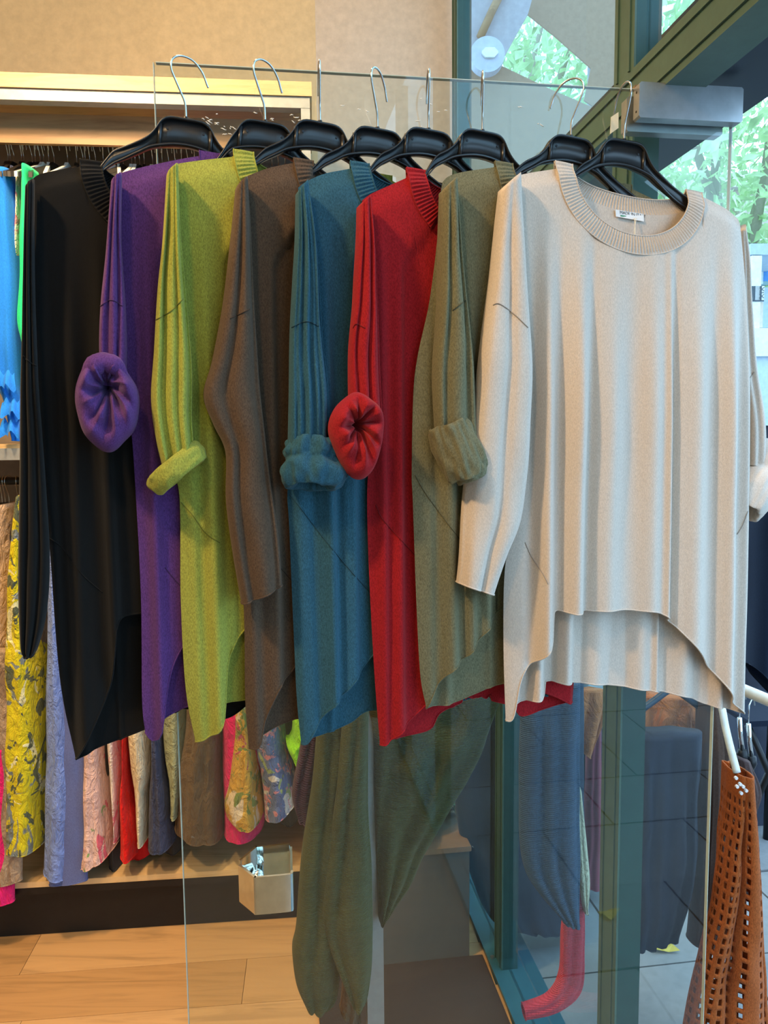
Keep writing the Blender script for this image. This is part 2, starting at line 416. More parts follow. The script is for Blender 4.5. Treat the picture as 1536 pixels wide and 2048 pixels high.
def hanger(fr, half=.215, drop=.055, shoulder=None, hook_ang=0.0, label='', roll=math.radians(4), parent_name='clothes_hanger'):
    O = fr.O
    e = empty(parent_name, O, label, 'hanger', 'black hangers on the door')
    def rot(x, z): return (x * math.cos(roll) + z * math.sin(roll), -x * math.sin(roll) + z * math.cos(roll))
    tp, bt = hanger_profile(half, drop)
    outl = tp + bt; outl = outl + [(-x, z) for x, z in outl[::-1]][1:-1]
    outl = [(rot(x, z)[0], rot(x, z)[1] + O.z) for x, z in outl]
    # web as strips between top and bottom lines so it stays a clean solid
    def solid(tl, bl, n0, n1):
        k = len(tl); V = []
        for (xt, zt_), (xb, zb) in zip(tl, bl):
            a = rot(xt, zt_); b = rot(xb, zb)
            if shoulder:
                for_l = shoulder if a[0] < 0 else None
                if for_l and a[0] < for_l[0][0] + .02:
                    xs = [p[0] for p in for_l][::-1]; zs_ = [p[1] for p in for_l][::-1]
                    lim = float(np.interp(a[0], xs, zs_)) - .020 - O.z
                    k_ = sstep(for_l[0][0] + .02, for_l[0][0] - .02, a[0]) if False else 1 - sstep(for_l[0][0] - .02, for_l[0][0] + .02, a[0])
                    dz = min(0, lim - a[1]) * k_; a = (a[0], a[1] + dz); b = (b[0], b[1] + dz)
            kk = 1 - .55 * sstep(.055, .10, abs(xt)) if n1 > .003 else 1
            V += [fr.W(a[0], n1 * kk, a[1] + O.z), fr.W(a[0], n0 * kk, a[1] + O.z), fr.W(b[0], n0 * kk, b[1] + O.z), fr.W(b[0], n1 * kk, b[1] + O.z)]
        Fc = [(4 * i + j, 4 * i + (j + 1) % 4, 4 * i + 4 + (j + 1) % 4, 4 * i + 4 + j) for i in range(k - 1) for j in range(4)] + [(3, 2, 1, 0), (4 * k - 4, 4 * k - 3, 4 * k - 2, 4 * k - 1)]
        return V, Fc
    NT = 40
    tl = [poly(tp, i / NT) for i in range(NT + 1)]; bl = [poly(bt[::-1], i / NT) for i in range(NT + 1)]
    tl = [(-x, z) for x, z in tl[::-1]][:-1] + tl; bl = [(-x, z) for x, z in bl[::-1]][:-1] + bl
    V, Fc = solid(tl, bl, -.0022, .0022)
    obj('hanger_body', V, Fc, M_black, e)
    t2 = [(x, z - .0028) for x, z in tl]
    V, Fc = solid(tl, t2, -.0075, .0075); obj('top_rim', V, Fc, M_black, e)
    b2 = [(x, z + .003) for x, z in bl]
    V, Fc = solid(b2, bl, -.0065, .0065); obj('bottom_rim', V, Fc, M_black, e)
    for x in (-.036, .036):
        a = rot(x, -.012); b = rot(x * 1.02, -.044)
        MB().tube([fr.W(a[0], .0026, a[1] + O.z), fr.W(b[0], .0026, b[1] + O.z)], .0035, 8).build('rib', M_black, e, True)
        a = rot(x * .72, -.017)
        MB().tube([fr.W(a[0], .002, a[1] + O.z), fr.W(a[0], .0030, a[1] + O.z)], .0018, 10).build('pin', M_blackmetal, e)
    MB().tube([(O.x, O.y, O.z - .003), (O.x, O.y, O.z + .004)], .0035, 10).build('hook_socket', M_black, e, True)
    MB().tube(hook_pts(O, hook_ang), .00155, 8).build('hook', M_wire, e, True)
    return e

def stitch(pixels, trees, r=.0009, lift=.0006, n=40):
    """a seam laid onto the built cloth where it runs in the photograph"""
    pts = []
    for u, v in smoothpoly(pixels, n):
        d = ray(u, v).normalized(); best = None
        for t in trees:
            h = t.ray_cast(CAM, d)
            if h[0] is not None and (best is None or h[3] < best[3]): best = h
        if best: pts.append(best[0] - d * lift)
    out = []
    for p in pts:
        if out and (p - out[-1]).length > .03: continue
        out.append(p)
    return out
def bvh(o):
    off = wloc(o); me = o.data
    return BVHTree.FromPolygons([tuple(v.co + off) for v in me.vertices], [tuple(p.vertices) for p in me.polygons])

def interp_curve(samples, s):
    """samples: list of (s,z) sorted by s"""
    xs = np.array([p[0] for p in samples]); zs = np.array([p[1] for p in samples])
    o = np.argsort(xs, kind='stable'); return np.interp(s, xs[o], zs[o])

def tube_part(name, fr, Lp, Rp, n0, T, mat, parent, rows=70, cols=44, pleats=((3, .3, 0),), amp=.006, seed=0, close=True, wr=.004, pw=.75, nfun=None, plane=None, wfreq=18, label=None):
    """hanging tube of cloth between two outlines; pleats run down it"""
    pl = n0 if plane is None else plane
    Ls = smoothpoly([fr.px(u, v, pl) for u, v in Lp], 80); Rs = smoothpoly([fr.px(u, v, pl) for u, v in Rp], 80)
    V = []
    for i in range(rows):
        t = i / (rows - 1); a = poly(Ls, t); b = poly(Rs, t)
        Tn = T(t) if callable(T) else T; nn = nfun(t) if nfun else n0
        g = sstep(0, .2, t) * .8 + .2
        for j in range(cols):
            ph = 2 * PI * j / cols; q = math.cos(ph); s = math.sin(ph)
            x = a[0] + (b[0] - a[0]) * (1 - q) / 2; z = a[1] + (b[1] - a[1]) * (1 - q) / 2
            n = nn + Tn * math.copysign(abs(s) ** pw, s)
            if s > 0:
                for (fq, sk, p) in pleats:
                    w_ = (1 - q) / 2 * fq + sk * t + p + .25 * nz(seed + q * 1.5, t * 2.2, 3.3)
                    n += amp * g * (.55 - abs(((w_ % 1) * 2) - 1) ** 2.4) * min(1, s * 1.6)
            else: n += .3 * amp * math.sin(q * 7 + seed)
            n += wr * nz(x * wfreq + seed, z * wfreq * .55, seed * 1.7)
            V.append(fr.W(x, n, z))
    Fc = grid_faces(rows, cols, True)
    if close:
        Fc.append(tuple(range(cols - 1, -1, -1)))
    return obj(name, V, Fc, mat, parent, True, label=label)

def rosette(name, fr, c, ru, rv, hole, n0, T, mat, parent, pleats=11, seed=0, twist=.6, label=None):
    """rolled cuff seen end-on: pleats gather into the opening"""
    K, A = 30, 120; V = []
    cx, cz = fr.px(c[0], c[1], n0); hx_, hz_ = fr.px(hole[0], hole[1], n0)
    pxm = (fr.px(c[0] + 50, c[1], n0)[0] - cx) / 50
    for i in range(K):
        r = i / (K - 1)
        for j in range(A):
            ph = 2 * PI * j / A
            out = 1 + .09 * nz(math.cos(ph) * 1.4 + seed, math.sin(ph) * 1.4, seed) + .03 * math.sin(3 * ph + seed) + .13 * max(0, -math.sin(ph)) ** 8
            ex = cx + ru * pxm * math.cos(ph) * out; ez = cz + rv * pxm * math.sin(ph) * out
            rad = .04 + .96 * r
            x = hx_ + (ex - hx_) * rad; z = hz_ + (ez - hz_) * rad
            prof = (math.sin(min(1, r ** 1.25 * 1.0) * PI) ** .5 * .55 + .45 * r * (1 - r ** 7) * 1.3) 
            hole_d = -.95 * (1 - sstep(0, .2, r))
            w_ = ph / (2 * PI) * pleats + twist * r + .5 * nz(math.cos(ph) * 2 + seed, math.sin(ph) * 2, 5)
            cr = (abs(((w_ % 1) * 2) - 1) ** .8 - .5)
            pl = .55 * cr * (1 - sstep(.45, 1.0, r)) * sstep(.02, .2, r)
            fold = .42 * nz(x * 38 + seed, z * 38, r * 2)
            n = n0 + T * (prof + hole_d * .8 + pl + fold * math.sin(r * PI))
            V.append(fr.W(x, n, z))
    Fc = grid_faces(K, A, True)
    base = len(V)
    for i in range(1, 9):                      # rounded back
        r = i / 8
        for j in range(A):
            p = V[(K - 1) * A + j]
            q = Vector(p).lerp(Vector(fr.W(cx, n0 - T * .9, cz)), r * r)
            q = q - fr.N * (T * .9 * math.sin(r * PI / 2) * (1 - r * .2))
            V.append(tuple(q))
    Fc += grid_faces(9, A, True, (K - 1) * A)
    return obj(name, V, Fc, mat, parent, True, label=label)

def cuff_ring(name, fr, c, half_px, depth, height_px, tilt, mat, parent, n0, prof, seed=0, lean=.3, wrinkle=.1, label=None):
    """rolled sleeve end: a soft ring round a tilted axis, open below"""
    cx, cz = fr.px(c[0], c[1], n0); pxm = (fr.px(c[0] + 50, c[1], n0)[0] - cx) / 50
    a = half_px * pxm; h = height_px * pxm; A = 80; V = []
    ca, sa = math.cos(tilt), math.sin(tilt)
    ps = smoothpoly(prof, 54)
    for k, (al, rr_) in enumerate(ps):
        for j in range(A):
            ph = 2 * PI * j / A
            w_ = 1 + wrinkle * nz(math.cos(ph) * 2.2 + seed, math.sin(ph) * 2.2, k * .09 + seed) + wrinkle * .6 * nz(math.cos(ph) * 5 + seed, math.sin(ph) * 5, k * .16) + .05 * sstep(25, 50, k) * math.sin(ph * 11)
            x = a * rr_ * w_ * math.cos(ph); d = depth * rr_ * w_ * math.sin(ph)
            y = h * (al + .12 * nz(math.cos(ph) * 1.6, math.sin(ph) * 1.6, seed + 4)) + d * lean
            V.append(fr.W(cx + x * ca - y * sa, n0 + d - y * .15, cz + x * sa + y * ca))
    return obj(name, V, grid_faces(len(ps), A, True), mat, parent, True, label=label)

def clampfn(i):
    fn = FRS[i + 1] if i < 7 else None
    xn = min(fn.px(u, v, 0)[0] for u, v in SP[i + 1]['left']) if fn else 0
    def f(P):
        P = Vector(P)
        if fn is not None:
            q = P - fn.O; xx = q.dot(fn.X); nn = q.dot(fn.N)
            tz = .06 * sstep(fn.O.z - .22, fn.O.z - .12, P.z); w_ = sstep(xn - .04 + tz, xn - .005 + tz, xx); lim = -.015 + (1 - w_) * .05
            if nn > lim: P = P - fn.N * (nn - lim)
        d = (P - FD.O).dot(FD.N)
        if d < .0065 and (P - FD.O).dot(FD.X) < .09: P = P + FD.N * (.0065 - d)
        return tuple(P)
    return f
def sweater(i, spec):
    CL = clampfn(i)
    fr = spec['fr']; mat = spec['mat']; rs = random.Random(spec['seed'])
    e = empty('sweater', fr.O - Vector((0, 0, .95)), spec['label'], 'sweater', 'knitted sweaters hung on the glass door')
    P = lambda pts, n=.006: [fr.px(u, v, n) for u, v in pts]
    sh = P(spec['shoulder']); Lf = P(spec['left'])
    Ledge = smoothpoly([sh[-1]] + Lf, 80)
    wi = spec.get('wi', .093); bw = .025
    if 'shoulder_r' in spec:
        shr = P(spec['shoulder_r']); Redge = smoothpoly([shr[-1]] + P(spec['right']), 80)
        xl, xr = sh[0][0], shr[0][0]; wi = (xr - xl) / 2; xc = (xl + xr) / 2
        zl, zr = sh[0][1], shr[0][1]
    else:
        xl = sh[0][0]; xc = xl + wi; xr = xl + 2 * wi; zl = sh[0][1]; zr = zl - 2 * wi * .06
        mir = lambda p: (2 * xc - p[0], p[1] - (xc - p[0]) * .10)
        shr = [mir(p) for p in sh]; Redge = [mir(p) for p in Ledge]
    lz = np.array([p[1] for p in Ledge]); lx = np.array([p[0] for p in Ledge])
    rz = np.array([p[1] for p in Redge]); rx = np.array([p[0] for p in Redge])
    ol, orr = np.argsort(lz), np.argsort(rz)
    xL = lambda z: float(np.interp(z, lz[ol], lx[ol])); xR = lambda z: float(np.interp(z, rz[orr], rx[orr]))
    sof = lambda x, z: (x - xL(z)) / (xR(z) - xL(z))
    # top line of the panels
    wo = wi + bw
    zline = lambda x: zl + (zr - zl) * (x - xl) / (xr - xl)
    df, db = spec.get('df', .088), .026
    def neck(th, w_, d_): return (xc - w_ * math.cos(th), zline(xc - w_ * math.cos(th)) - d_ * math.sin(th) ** .85)
    shl = smoothpoly(sh, 40); shrr = smoothpoly(shr, 40)
    def topcurve(d_):
        pts = [p for p in shl if p[0] < xc - wo - .001] + [neck(PI * k / 60, wo, d_ + bw) for k in range(61)] + [p for p in shrr if p[0] > xc + wo + .001]
        return sorted([(sof(*p), p[1]) for p in pts])
    def hemcurve(pts):
        h = smoothpoly(P(pts), 120); c = [(sof(*p), p[1]) for p in h]
        if 'shoulder_r' not in spec:
            c = c + [(sof(*q), q[1] + spec.get('rise', .05) * sstep(xc + .04, xc + .2, q[0])) for q in [mir(p) for p in h]]
        return sorted(c)
    tf, tb = topcurve(df), topcurve(db); hf, hb = hemcurve(spec['hem']), hemcurve(spec['back'])
    H = spec.get('h', .0095)
    ridges = spec.get('ridges')
    if ridges is None:
        ridges = [(-.235 + .47 * k / 23 + rs.uniform(-.006, .006), rs.uniform(.006, .011), (1 if k % 2 else -1) * (rs.uniform(.006, .012) if k < 11 else rs.uniform(.002, .006)), rs.uniform(-.012, .012)) for k in range(24)]
    else:
        ridges = [(fr.px(u, 1000, .006)[0], w_, a_ * (1.7 if a_ > 0 else 1.0), sk) for u, w_, a_, sk in ridges]
    def fold(x, z, t):
        g = sstep(.04, .5, t); f = 0
        for xc_, w_, a_, sk in ridges:
            d = x - xc_ - sk * t
            f += a_ * g * math.exp(-(d / w_) ** 2)
        return f + .0025 * g * nz(x * 22, z * 5, spec['seed'])
    rows, cols = spec.get('res', (84, 96))
    ss = np.linspace(0, 1, cols)
    def panel(tc, hc, sg):
        zt_ = interp_curve(tc, ss); zb_ = interp_curve(hc, ss); V = []
        for a in range(rows):
            t = a / (rows - 1)
            for j in range(cols):
                s = ss[j]; z = zt_[j] + (zb_[j] - zt_[j]) * t
                x = xL(z) + (xR(z) - xL(z)) * s
                inneck = abs(x - xc) < wo
                e_ = 1 - abs(2 * s - 1) ** 10
                m = (sstep(0, .028, zt_[j] - z) if not inneck else max(sstep(0, .028, zline(x) - z), 0))
                hh = H * (1 + .6 * t) * e_ * m
                n = sg * hh + fold(x, z, (zl - z) / .85) * (.35 + .65 * e_) + spec.get('nb', 0)
                if sg < 0: n = max(n, -.010)
                else: n = max(n, -.007)
                V.append(CL(fr.W(x, n, z)))
        return V
    VF, VB = panel(tf, hf, 1), panel(tb, hb, -1)
    # a wrapped grid: front left->right, back right->left
    body_f = obj('front_panel', VF, grid_faces(rows, cols), mat, e)
    body_b = obj('back_panel', VB, grid_faces(rows, cols, flip=True), mat, e)
    # rolled raw hems
    for (V_, par) in ((VF, body_f), (VB, body_b)):
        last = V_[(rows - 1) * cols:]
        MB().tube(last, .0013, 6).build('hem', mat, par, True)
    # ribbed neckband
    nb_mat = spec.get('bandmat', mat)
    def band(d_, sg, name):
        K, J = 360, 7; V = []
        for k in range(K):
            th = PI * k / (K - 1)
            rib = .0011 * math.sin(k / (K - 1) * 2 * PI * spec.get('ribs', 62))
            for j in range(J):
                q = j / (J - 1)
                w_ = wi + (bw + .004) * q; dd = d_ + (bw + .004) * q
                x, z = neck(th, w_, dd)
                m = sstep(0, .028, zline(x) - z)
                n = sg * (H * m + .0016 + rib * (1 if 0 < j < J - 1 else .3)) + sg * .0012 * math.sin(q * PI) + spec.get('nb', 0)
                V.append(CL(fr.W(x, n, z)))
        o = obj(name, V, grid_faces(K, J, flip=(sg < 0)), nb_mat, e)
        MB().tube(V[0::J], .0012, 6).build('band_edge', nb_mat, o, True)
        MB().tube(V[J - 1::J], .0010, 6).build('band_seam', nb_mat, o, True)
        return o
    band(df, 1, 'neckband'); bb = band(db, -1, 'neckband')
    trees = [bvh(body_f)]
    sl_ = []
    for sp_ in spec['sleeves']:
        o = tube_part('sleeve', fr, sp_['L'], sp_['R'], sp_.get('n', .027), sp_.get('T', .020), mat, e, pleats=sp_.get('pleats', ((2.5, .2, .1),)), amp=sp_.get('amp', .013), seed=spec['seed'] + 5, rows=90, cols=56, wr=.006)
        sl_.append(o)
        if sp_.get('seam'):
            pts = stitch(sp_['seam'], [bvh(o)])
            if len(pts) > 2: MB().tube(pts, .0009, 6).build('shoulder_seam', spec['seammat'], o, True)
        if sp_.get('open'):   # raw sleeve end
            off = wloc(o); vs = [v.co + off for v in o.data.vertices][-56:]
            MB().tube(vs + [vs[0]], .0013, 6).build('sleeve_hem', mat, o, True)
        for cf in sp_.get('cuffs', []):
            cf(fr, mat, o)
    for g in spec.get('gores', []):
        pts = stitch(g, trees)
        if len(pts) > 2: MB().tube(pts, .0008, 6).build('gore_seam', spec['seammat'], body_f, True)
    return e, fr, body_b, bb

def ros(c, ru, rv, hole, n0, T, pleats, seed, twist=.6):
    return lambda fr, mat, par: rosette('rolled_cuff', fr, c, ru, rv, hole, n0, T, mat, par, pleats, seed, twist)
def ros_roll(c, ru, rv, hole, n0, T, pleats, seed, twist, arc):
    def f(fr, mat, par):
        o = rosette('rolled_cuff', fr, c, ru, rv, hole, n0, T, mat, par, pleats, seed, twist)
        pts = [fr.W(*(lambda p: (p[0], n0 + T * (.62 - .35 * abs(2 * k / 16 - 1) ** 2), p[1]))(fr.px(u, v, n0 + T * .6))) for k, (u, v) in enumerate(smoothpoly(arc, 16)[:17])]
        n = len(pts)
        MB().tube(pts, [.0135 * (.25 + .75 * math.sin(PI * (.08 + .84 * k / (n - 1)))) * (1 + .12 * math.sin(k * 1.3)) for k in range(n)], 14).build('cuff_fold', mat, par, True)
        return o
    return f
def ring(c, half, depth, hpx, tilt, n0, prof, seed, lean=.3, wrinkle=.1):
    return lambda fr, mat, par: cuff_ring('rolled_cuff', fr, c, half, depth, hpx, tilt, mat, par, n0, prof, seed, lean, wrinkle)
# (along axis, radius): outside from top to rim and back up inside
ROLL2 = [(1.0, .80), (.96, .93), (.75, 1.0), (.45, .98), (.25, .90), (.12, .94), (-.15, 1.05), (-.5, 1.07), (-.85, .96), (-1.0, .80), (-.85, .62), (-.4, .5), (.3, .45)]
ROLL1 = [(.8, .78), (1.0, .9), (.7, 1.02), (.1, 1.06), (-.5, 1.04), (-.92, .95), (-1.0, .82), (-.7, .68), (.2, .6)]

KNIT = [('black', (.0075, .007, .0065)), ('purple', (.105, .038, .165)), ('lime', (.33, .335, .055)), ('brown', (.095, .060, .038)),
        ('teal', (.030, .098, .14)), ('red', (.34, .012, .017)), ('olive', (.165, .155, .088)), ('white', (.64, .55, .47))]
KM = {}; KS = {}
for nme, c in KNIT:
    KM[nme] = fabric(nme + '_knit', c, *((.86, 1.1) if nme in ('black', 'white') else (.66, 1.28)), scale=800)
    KS[nme] = fabric(nme + '_seam', tuple(q * .55 for q in c), .9, 1.1)
STEM = [(372, 240), (530, 246), (640, 247), (755, 260), (857, 262), (965, 265), (1142, 276), (1248, 283)]
REL = [8, 9, 10, 10, 10, 10, 9, 6.5]
HOOKA = [38, 52, 97, 66, 91, 86, 140, 100]
FRS = []
for i, (u, v) in enumerate(STEM):
    off = .036
    p0 = FD.px(u, v, off); O = Vector(FD.W(p0[0], off, p0[1]))
    FRS.append(Frame(O, DANG + math.radians(REL[i])))
SP = []
SP.append(dict(label='black knitted sweater with long hanging sleeve, leftmost on the door', shoulder=[(203, 321), (160, 330), (110, 338), (75, 347), (60, 360)],
    left=[(56, 380), (60, 700), (70, 900), (95, 1060), (112, 1290), (125, 1400), (150, 1522)],
    hem=[(152, 1522), (188, 1450), (222, 1365), (232, 1290), (240, 1238), (290, 1226), (372, 1218)],
    back=[(152, 1524), (200, 1500), (290, 1465), (372, 1425), (440, 1420)],
    sleeves=[dict(L=[(52, 382), (47, 560), (44, 710), (40, 900), (38, 1150), (41, 1285), (50, 1310)], R=[(70, 362), (70, 560), (76, 720), (84, 850), (94, 1000), (100, 1120), (95, 1220), (78, 1290), (68, 1308)], seam=[(46, 712), (60, 725), (73, 732)], T=.016, open=True)],
    gores=[[(97, 1075), (125, 1097), (165, 1150), (205, 1185)]], rise=.17))
SP.append(dict(label='purple knitted sweater with a twisted rolled cuff', shoulder=[(440, 304), (380, 312), (300, 328), (245, 342), (230, 352)],
    left=[(232, 370), (236, 600), (242, 740), (262, 860), (272, 1000), (282, 1200), (284, 1400), (290, 1462)],
    hem=[(290, 1466), (305, 1483), (322, 1468), (330, 1410), (342, 1345), (365, 1297), (400, 1250), (440, 1225), (520, 1220)],
    back=[(290, 1462), (325, 1445), (375, 1420), (450, 1405), (530, 1400)],
    sleeves=[dict(L=[(222, 368), (212, 500), (202, 600), (198, 680), (200, 770)], R=[(244, 350), (243, 480), (252, 620), (254, 720), (250, 780)], seam=[(201, 612), (222, 600), (245, 612)],
        cuffs=[ros_roll((214, 802), 64, 96, (214, 772), .048, .032, 8, 2.3, .9, [(172, 782), (178, 745), (205, 724), (236, 738), (256, 780)])])],
    gores=[[(330, 1135), (350, 1160), (368, 1178)]]))
SP.append(dict(label='lime green knitted sweater with a turned-up cuff', shoulder=[(508, 302), (470, 310), (400, 318), (352, 326), (337, 338)],
    left=[(338, 355), (352, 600), (345, 900), (360, 1000), (362, 1200), (372, 1380), (391, 1482)],
    hem=[(393, 1486), (420, 1470), (446, 1438), (454, 1340), (466, 1298), (490, 1262), (540, 1218), (640, 1215)],
    back=[(393, 1484), (440, 1420), (492, 1406), (560, 1398), (640, 1395)],
    sleeves=[dict(L=[(333, 352), (325, 480), (315, 580), (308, 700), (302, 800), (312, 880), (326, 940)], R=[(356, 332), (362, 480), (373, 600), (384, 740), (384, 830), (388, 905)], seam=[(311, 640), (342, 622), (366, 598)], pleats=((3, .15, .1), (1.5, .1, .4)),
        cuffs=[ring((354, 936), 64, .034, 22, math.radians(39), .03, ROLL1, 1.2, .1, .06)])],
    gores=[[(362, 1005), (385, 1030), (410, 1065), (440, 1086)]]))
SP.append(dict(label='brown knitted sweater with one sleeve hanging straight', shoulder=[(628, 319), (590, 323), (540, 333), (495, 350), (480, 362)],
    left=[(480, 380), (478, 560), (470, 700), (475, 850), (480, 1000), (490, 1250), (492, 1400), (499, 1495)],
    hem=[(502, 1500), (520, 1490), (531, 1440), (558, 1375), (588, 1342), (620, 1290), (660, 1255), (755, 1250)],
    back=[(502, 1496), (545, 1466), (580, 1450), (640, 1432), (755, 1425)],
    sleeves=[dict(L=[(472, 376), (461, 480), (447, 600), (425, 720), (407, 790), (428, 850), (452, 905), (452, 1000), (465, 1100), (483, 1206)], R=[(495, 355), (503, 500), (510, 640), (518, 760), (528, 860), (540, 960), (556, 1080), (562, 1168)], seam=[(460, 637), (480, 628), (500, 618)], pleats=((2, .2, .2),), open=True)],
    gores=[[(545, 1122), (565, 1140), (585, 1163)]]))
SP.append(dict(label='teal blue knitted sweater with a bunched rolled cuff', shoulder=[(740, 325), (700, 335), (650, 345), (612, 362), (598, 373)],
    left=[(598, 390), (606, 700), (590, 850), (577, 980), (580, 1050), (588, 1250), (595, 1400), (603, 1484)],
    hem=[(605, 1490), (618, 1482), (650, 1425), (700, 1370), (747, 1314), (790, 1270), (830, 1240), (857, 1236)],
    back=[(605, 1488), (650, 1475), (705, 1452), (735, 1430), (770, 1424), (857, 1410)],
    sleeves=[dict(L=[(592, 388), (590, 480), (585, 560), (580, 660), (577, 780), (575, 890)], R=[(614, 362), (632, 500), (642, 650), (654, 760), (658, 830), (659, 890)], seam=[(583, 655), (612, 643), (637, 652)], pleats=((3, .1, .1), (5, 0, .3)), amp=.009,
        cuffs=[ring((626, 928), 57, .036, 46, math.radians(-6), .035, ROLL2, 4.1, .25, .24)])],
    gores=[[(580, 990), (600, 1015), (650, 1080), (700, 1140), (742, 1187)]]))
SP.append(dict(label='red knitted sweater with a gathered rosette cuff', shoulder=[(852, 338), (825, 349), (780, 369), (745, 385), (727, 398)],
    left=[(726, 415), (742, 700), (742, 900), (738, 1000), (742, 1150), (752, 1350), (762, 1487)],
    hem=[(765, 1492), (776, 1486), (810, 1450), (850, 1412), (900, 1365), (945, 1325), (965, 1300), (1010, 1290)],
    back=[(765, 1490), (820, 1478), (868, 1464), (888, 1432), (940, 1408), (990, 1392)],
    sleeves=[dict(L=[(717, 412), (712, 500), (705, 600), (697, 700), (697, 830)], R=[(738, 394), (747, 500), (752, 600), (756, 700), (762, 830)], seam=[(706, 656), (713, 648), (730, 656)], pleats=((3, .1, .2),),
        cuffs=[ros((714, 866), 53, 76, (713, 848), .045, .03, 9, 6.1, .2)])],
    gores=[[(752, 1010), (765, 1038), (800, 1078), (832, 1112)]]))
SP.append(dict(label='olive green knitted sweater with a folded-up tapered cuff', shoulder=[(1028, 325), (990, 332), (930, 341), (900, 350), (888, 362)],
    left=[(884, 385), (877, 480), (862, 600), (838, 710), (829, 790), (826, 950), (828, 1000), (835, 1200), (843, 1350), (855, 1415)],
    hem=[(857, 1420), (885, 1352), (930, 1310), (965, 1266), (1010, 1222), (1050, 1200), (1142, 1196)],
    back=[(857, 1419), (910, 1412), (960, 1392), (1000, 1376), (1060, 1366), (1142, 1362)],
    sleeves=[dict(L=[(882, 384), (880, 500), (874, 650), (868, 760), (874, 900)], R=[(908, 358), (926, 560), (934, 640), (944, 780), (952, 900)], seam=[(905, 621), (932, 600)], pleats=((2, .3, .3),), n=.026,
        cuffs=[ring((916, 900), 40, .03, 52, math.radians(20), .036, ROLL1, 8.2, .1, .2), ring((936, 938), 30, .026, 20, math.radians(25), .04, ROLL1, 3.2, .1, .1)])],
    gores=[[(830, 950), (850, 985), (890, 1040), (925, 1085)]]))
SP.append(dict(label='off-white knitted sweater shown full width, frontmost on the door', shoulder=[(1145, 328), (1110, 337), (1060, 345), (1020, 355), (1003, 368)],
    shoulder_r=[(1374, 378), (1420, 399), (1455, 418), (1478, 438)],
    left=[(1006, 385), (1040, 600), (1042, 900), (1025, 1050), (1010, 1150), (1008, 1300), (1012, 1438)],
    right=[(1482, 450), (1492, 560), (1498, 700), (1500, 900), (1498, 1050), (1495, 1200), (1492, 1300), (1490, 1425)],
    hem=[(1013, 1442), (1025, 1432), (1040, 1352), (1070, 1310), (1094, 1275), (1099, 1222), (1140, 1220), (1200, 1217), (1260, 1217), (1316, 1226), (1375, 1290), (1420, 1342), (1455, 1395), (1488, 1427)],
    back=[(1013, 1440), (1040, 1412), (1094, 1396), (1101, 1368), (1160, 1370), (1200, 1372), (1300, 1383), (1380, 1396), (1420, 1412), (1488, 1426)],
    sleeves=[dict(L=[(998, 382), (990, 480), (978, 580), (960, 700), (945, 850), (932, 950), (920, 1100), (914, 1164)], R=[(1038, 347), (1047, 500), (1055, 620), (1062, 720), (1059, 830), (1052, 950), (1040, 1040), (1010, 1110), (986, 1188)], seam=[(986, 610), (1000, 608), (1030, 630), (1056, 655)], pleats=((1.8, -.25, .25),), amp=.012, open=True),
             dict(L=[(1474, 470), (1478, 600), (1486, 750), (1492, 850), (1494, 930)], R=[(1484, 450), (1500, 600), (1513, 750), (1524, 850), (1528, 935)], n=-.022, T=.014, seam=[(1499, 757), (1508, 744)], pleats=((2, .1, .2),), amp=.006,
                  cuffs=[ring((1520, 960), 34, .032, 62, math.radians(-38), -.02, ROLL2, 2.2, .2, .1)])],
    gores=[[(1496, 1022), (1480, 1060), (1440, 1106), (1380, 1152), (1327, 1198)], [(1050, 1085), (1062, 1112), (1085, 1147), (1096, 1168)]],
    ridges=[(1062, .010, -.010, 0), (1085, .014, .013, -.004), (1112, .009, -.008, 0), (1150, .017, .014, -.012), (1178, .009, -.009, -.012), (1215, .022, .007, -.01), (1255, .02, -.004, 0),
            (1290, .022, .008, .004), (1322, .007, .007, .004), (1334, .007, -.009, .004), (1375, .024, .010, .004), (1412, .012, -.008, .01), (1440, .014, .010, .014), (1466, .010, -.008, .012), (1484, .008, .006, .012)],
    h=.0095, nb=.004, df=.092, ribs=72, res=(120, 220)))
HSH = [smoothpoly([FRS[i].px(u, v, 0) for u, v in q['shoulder']], 30) for i, q in enumerate(SP)]
for i, (nme, c) in enumerate(KNIT):
    nm2 = {'white': 'off-white', 'lime': 'lime green', 'olive': 'olive green'}.get(nme, nme)
    hanger(FRS[i], half=.19, drop=.05, shoulder=HSH[i], hook_ang=math.radians(HOOKA[i]),
           label='black plastic hanger with steel hook holding the %s sweater' % nm2)

for i, s in enumerate(SP):
    s['fr'] = FRS[i]; s['mat'] = KM[KNIT[i][0]]; s['seammat'] = KS[KNIT[i][0]]; s['seed'] = 11 * i + 3
    s['e'], _, s['bk'], s['bb'] = sweater(i, s)

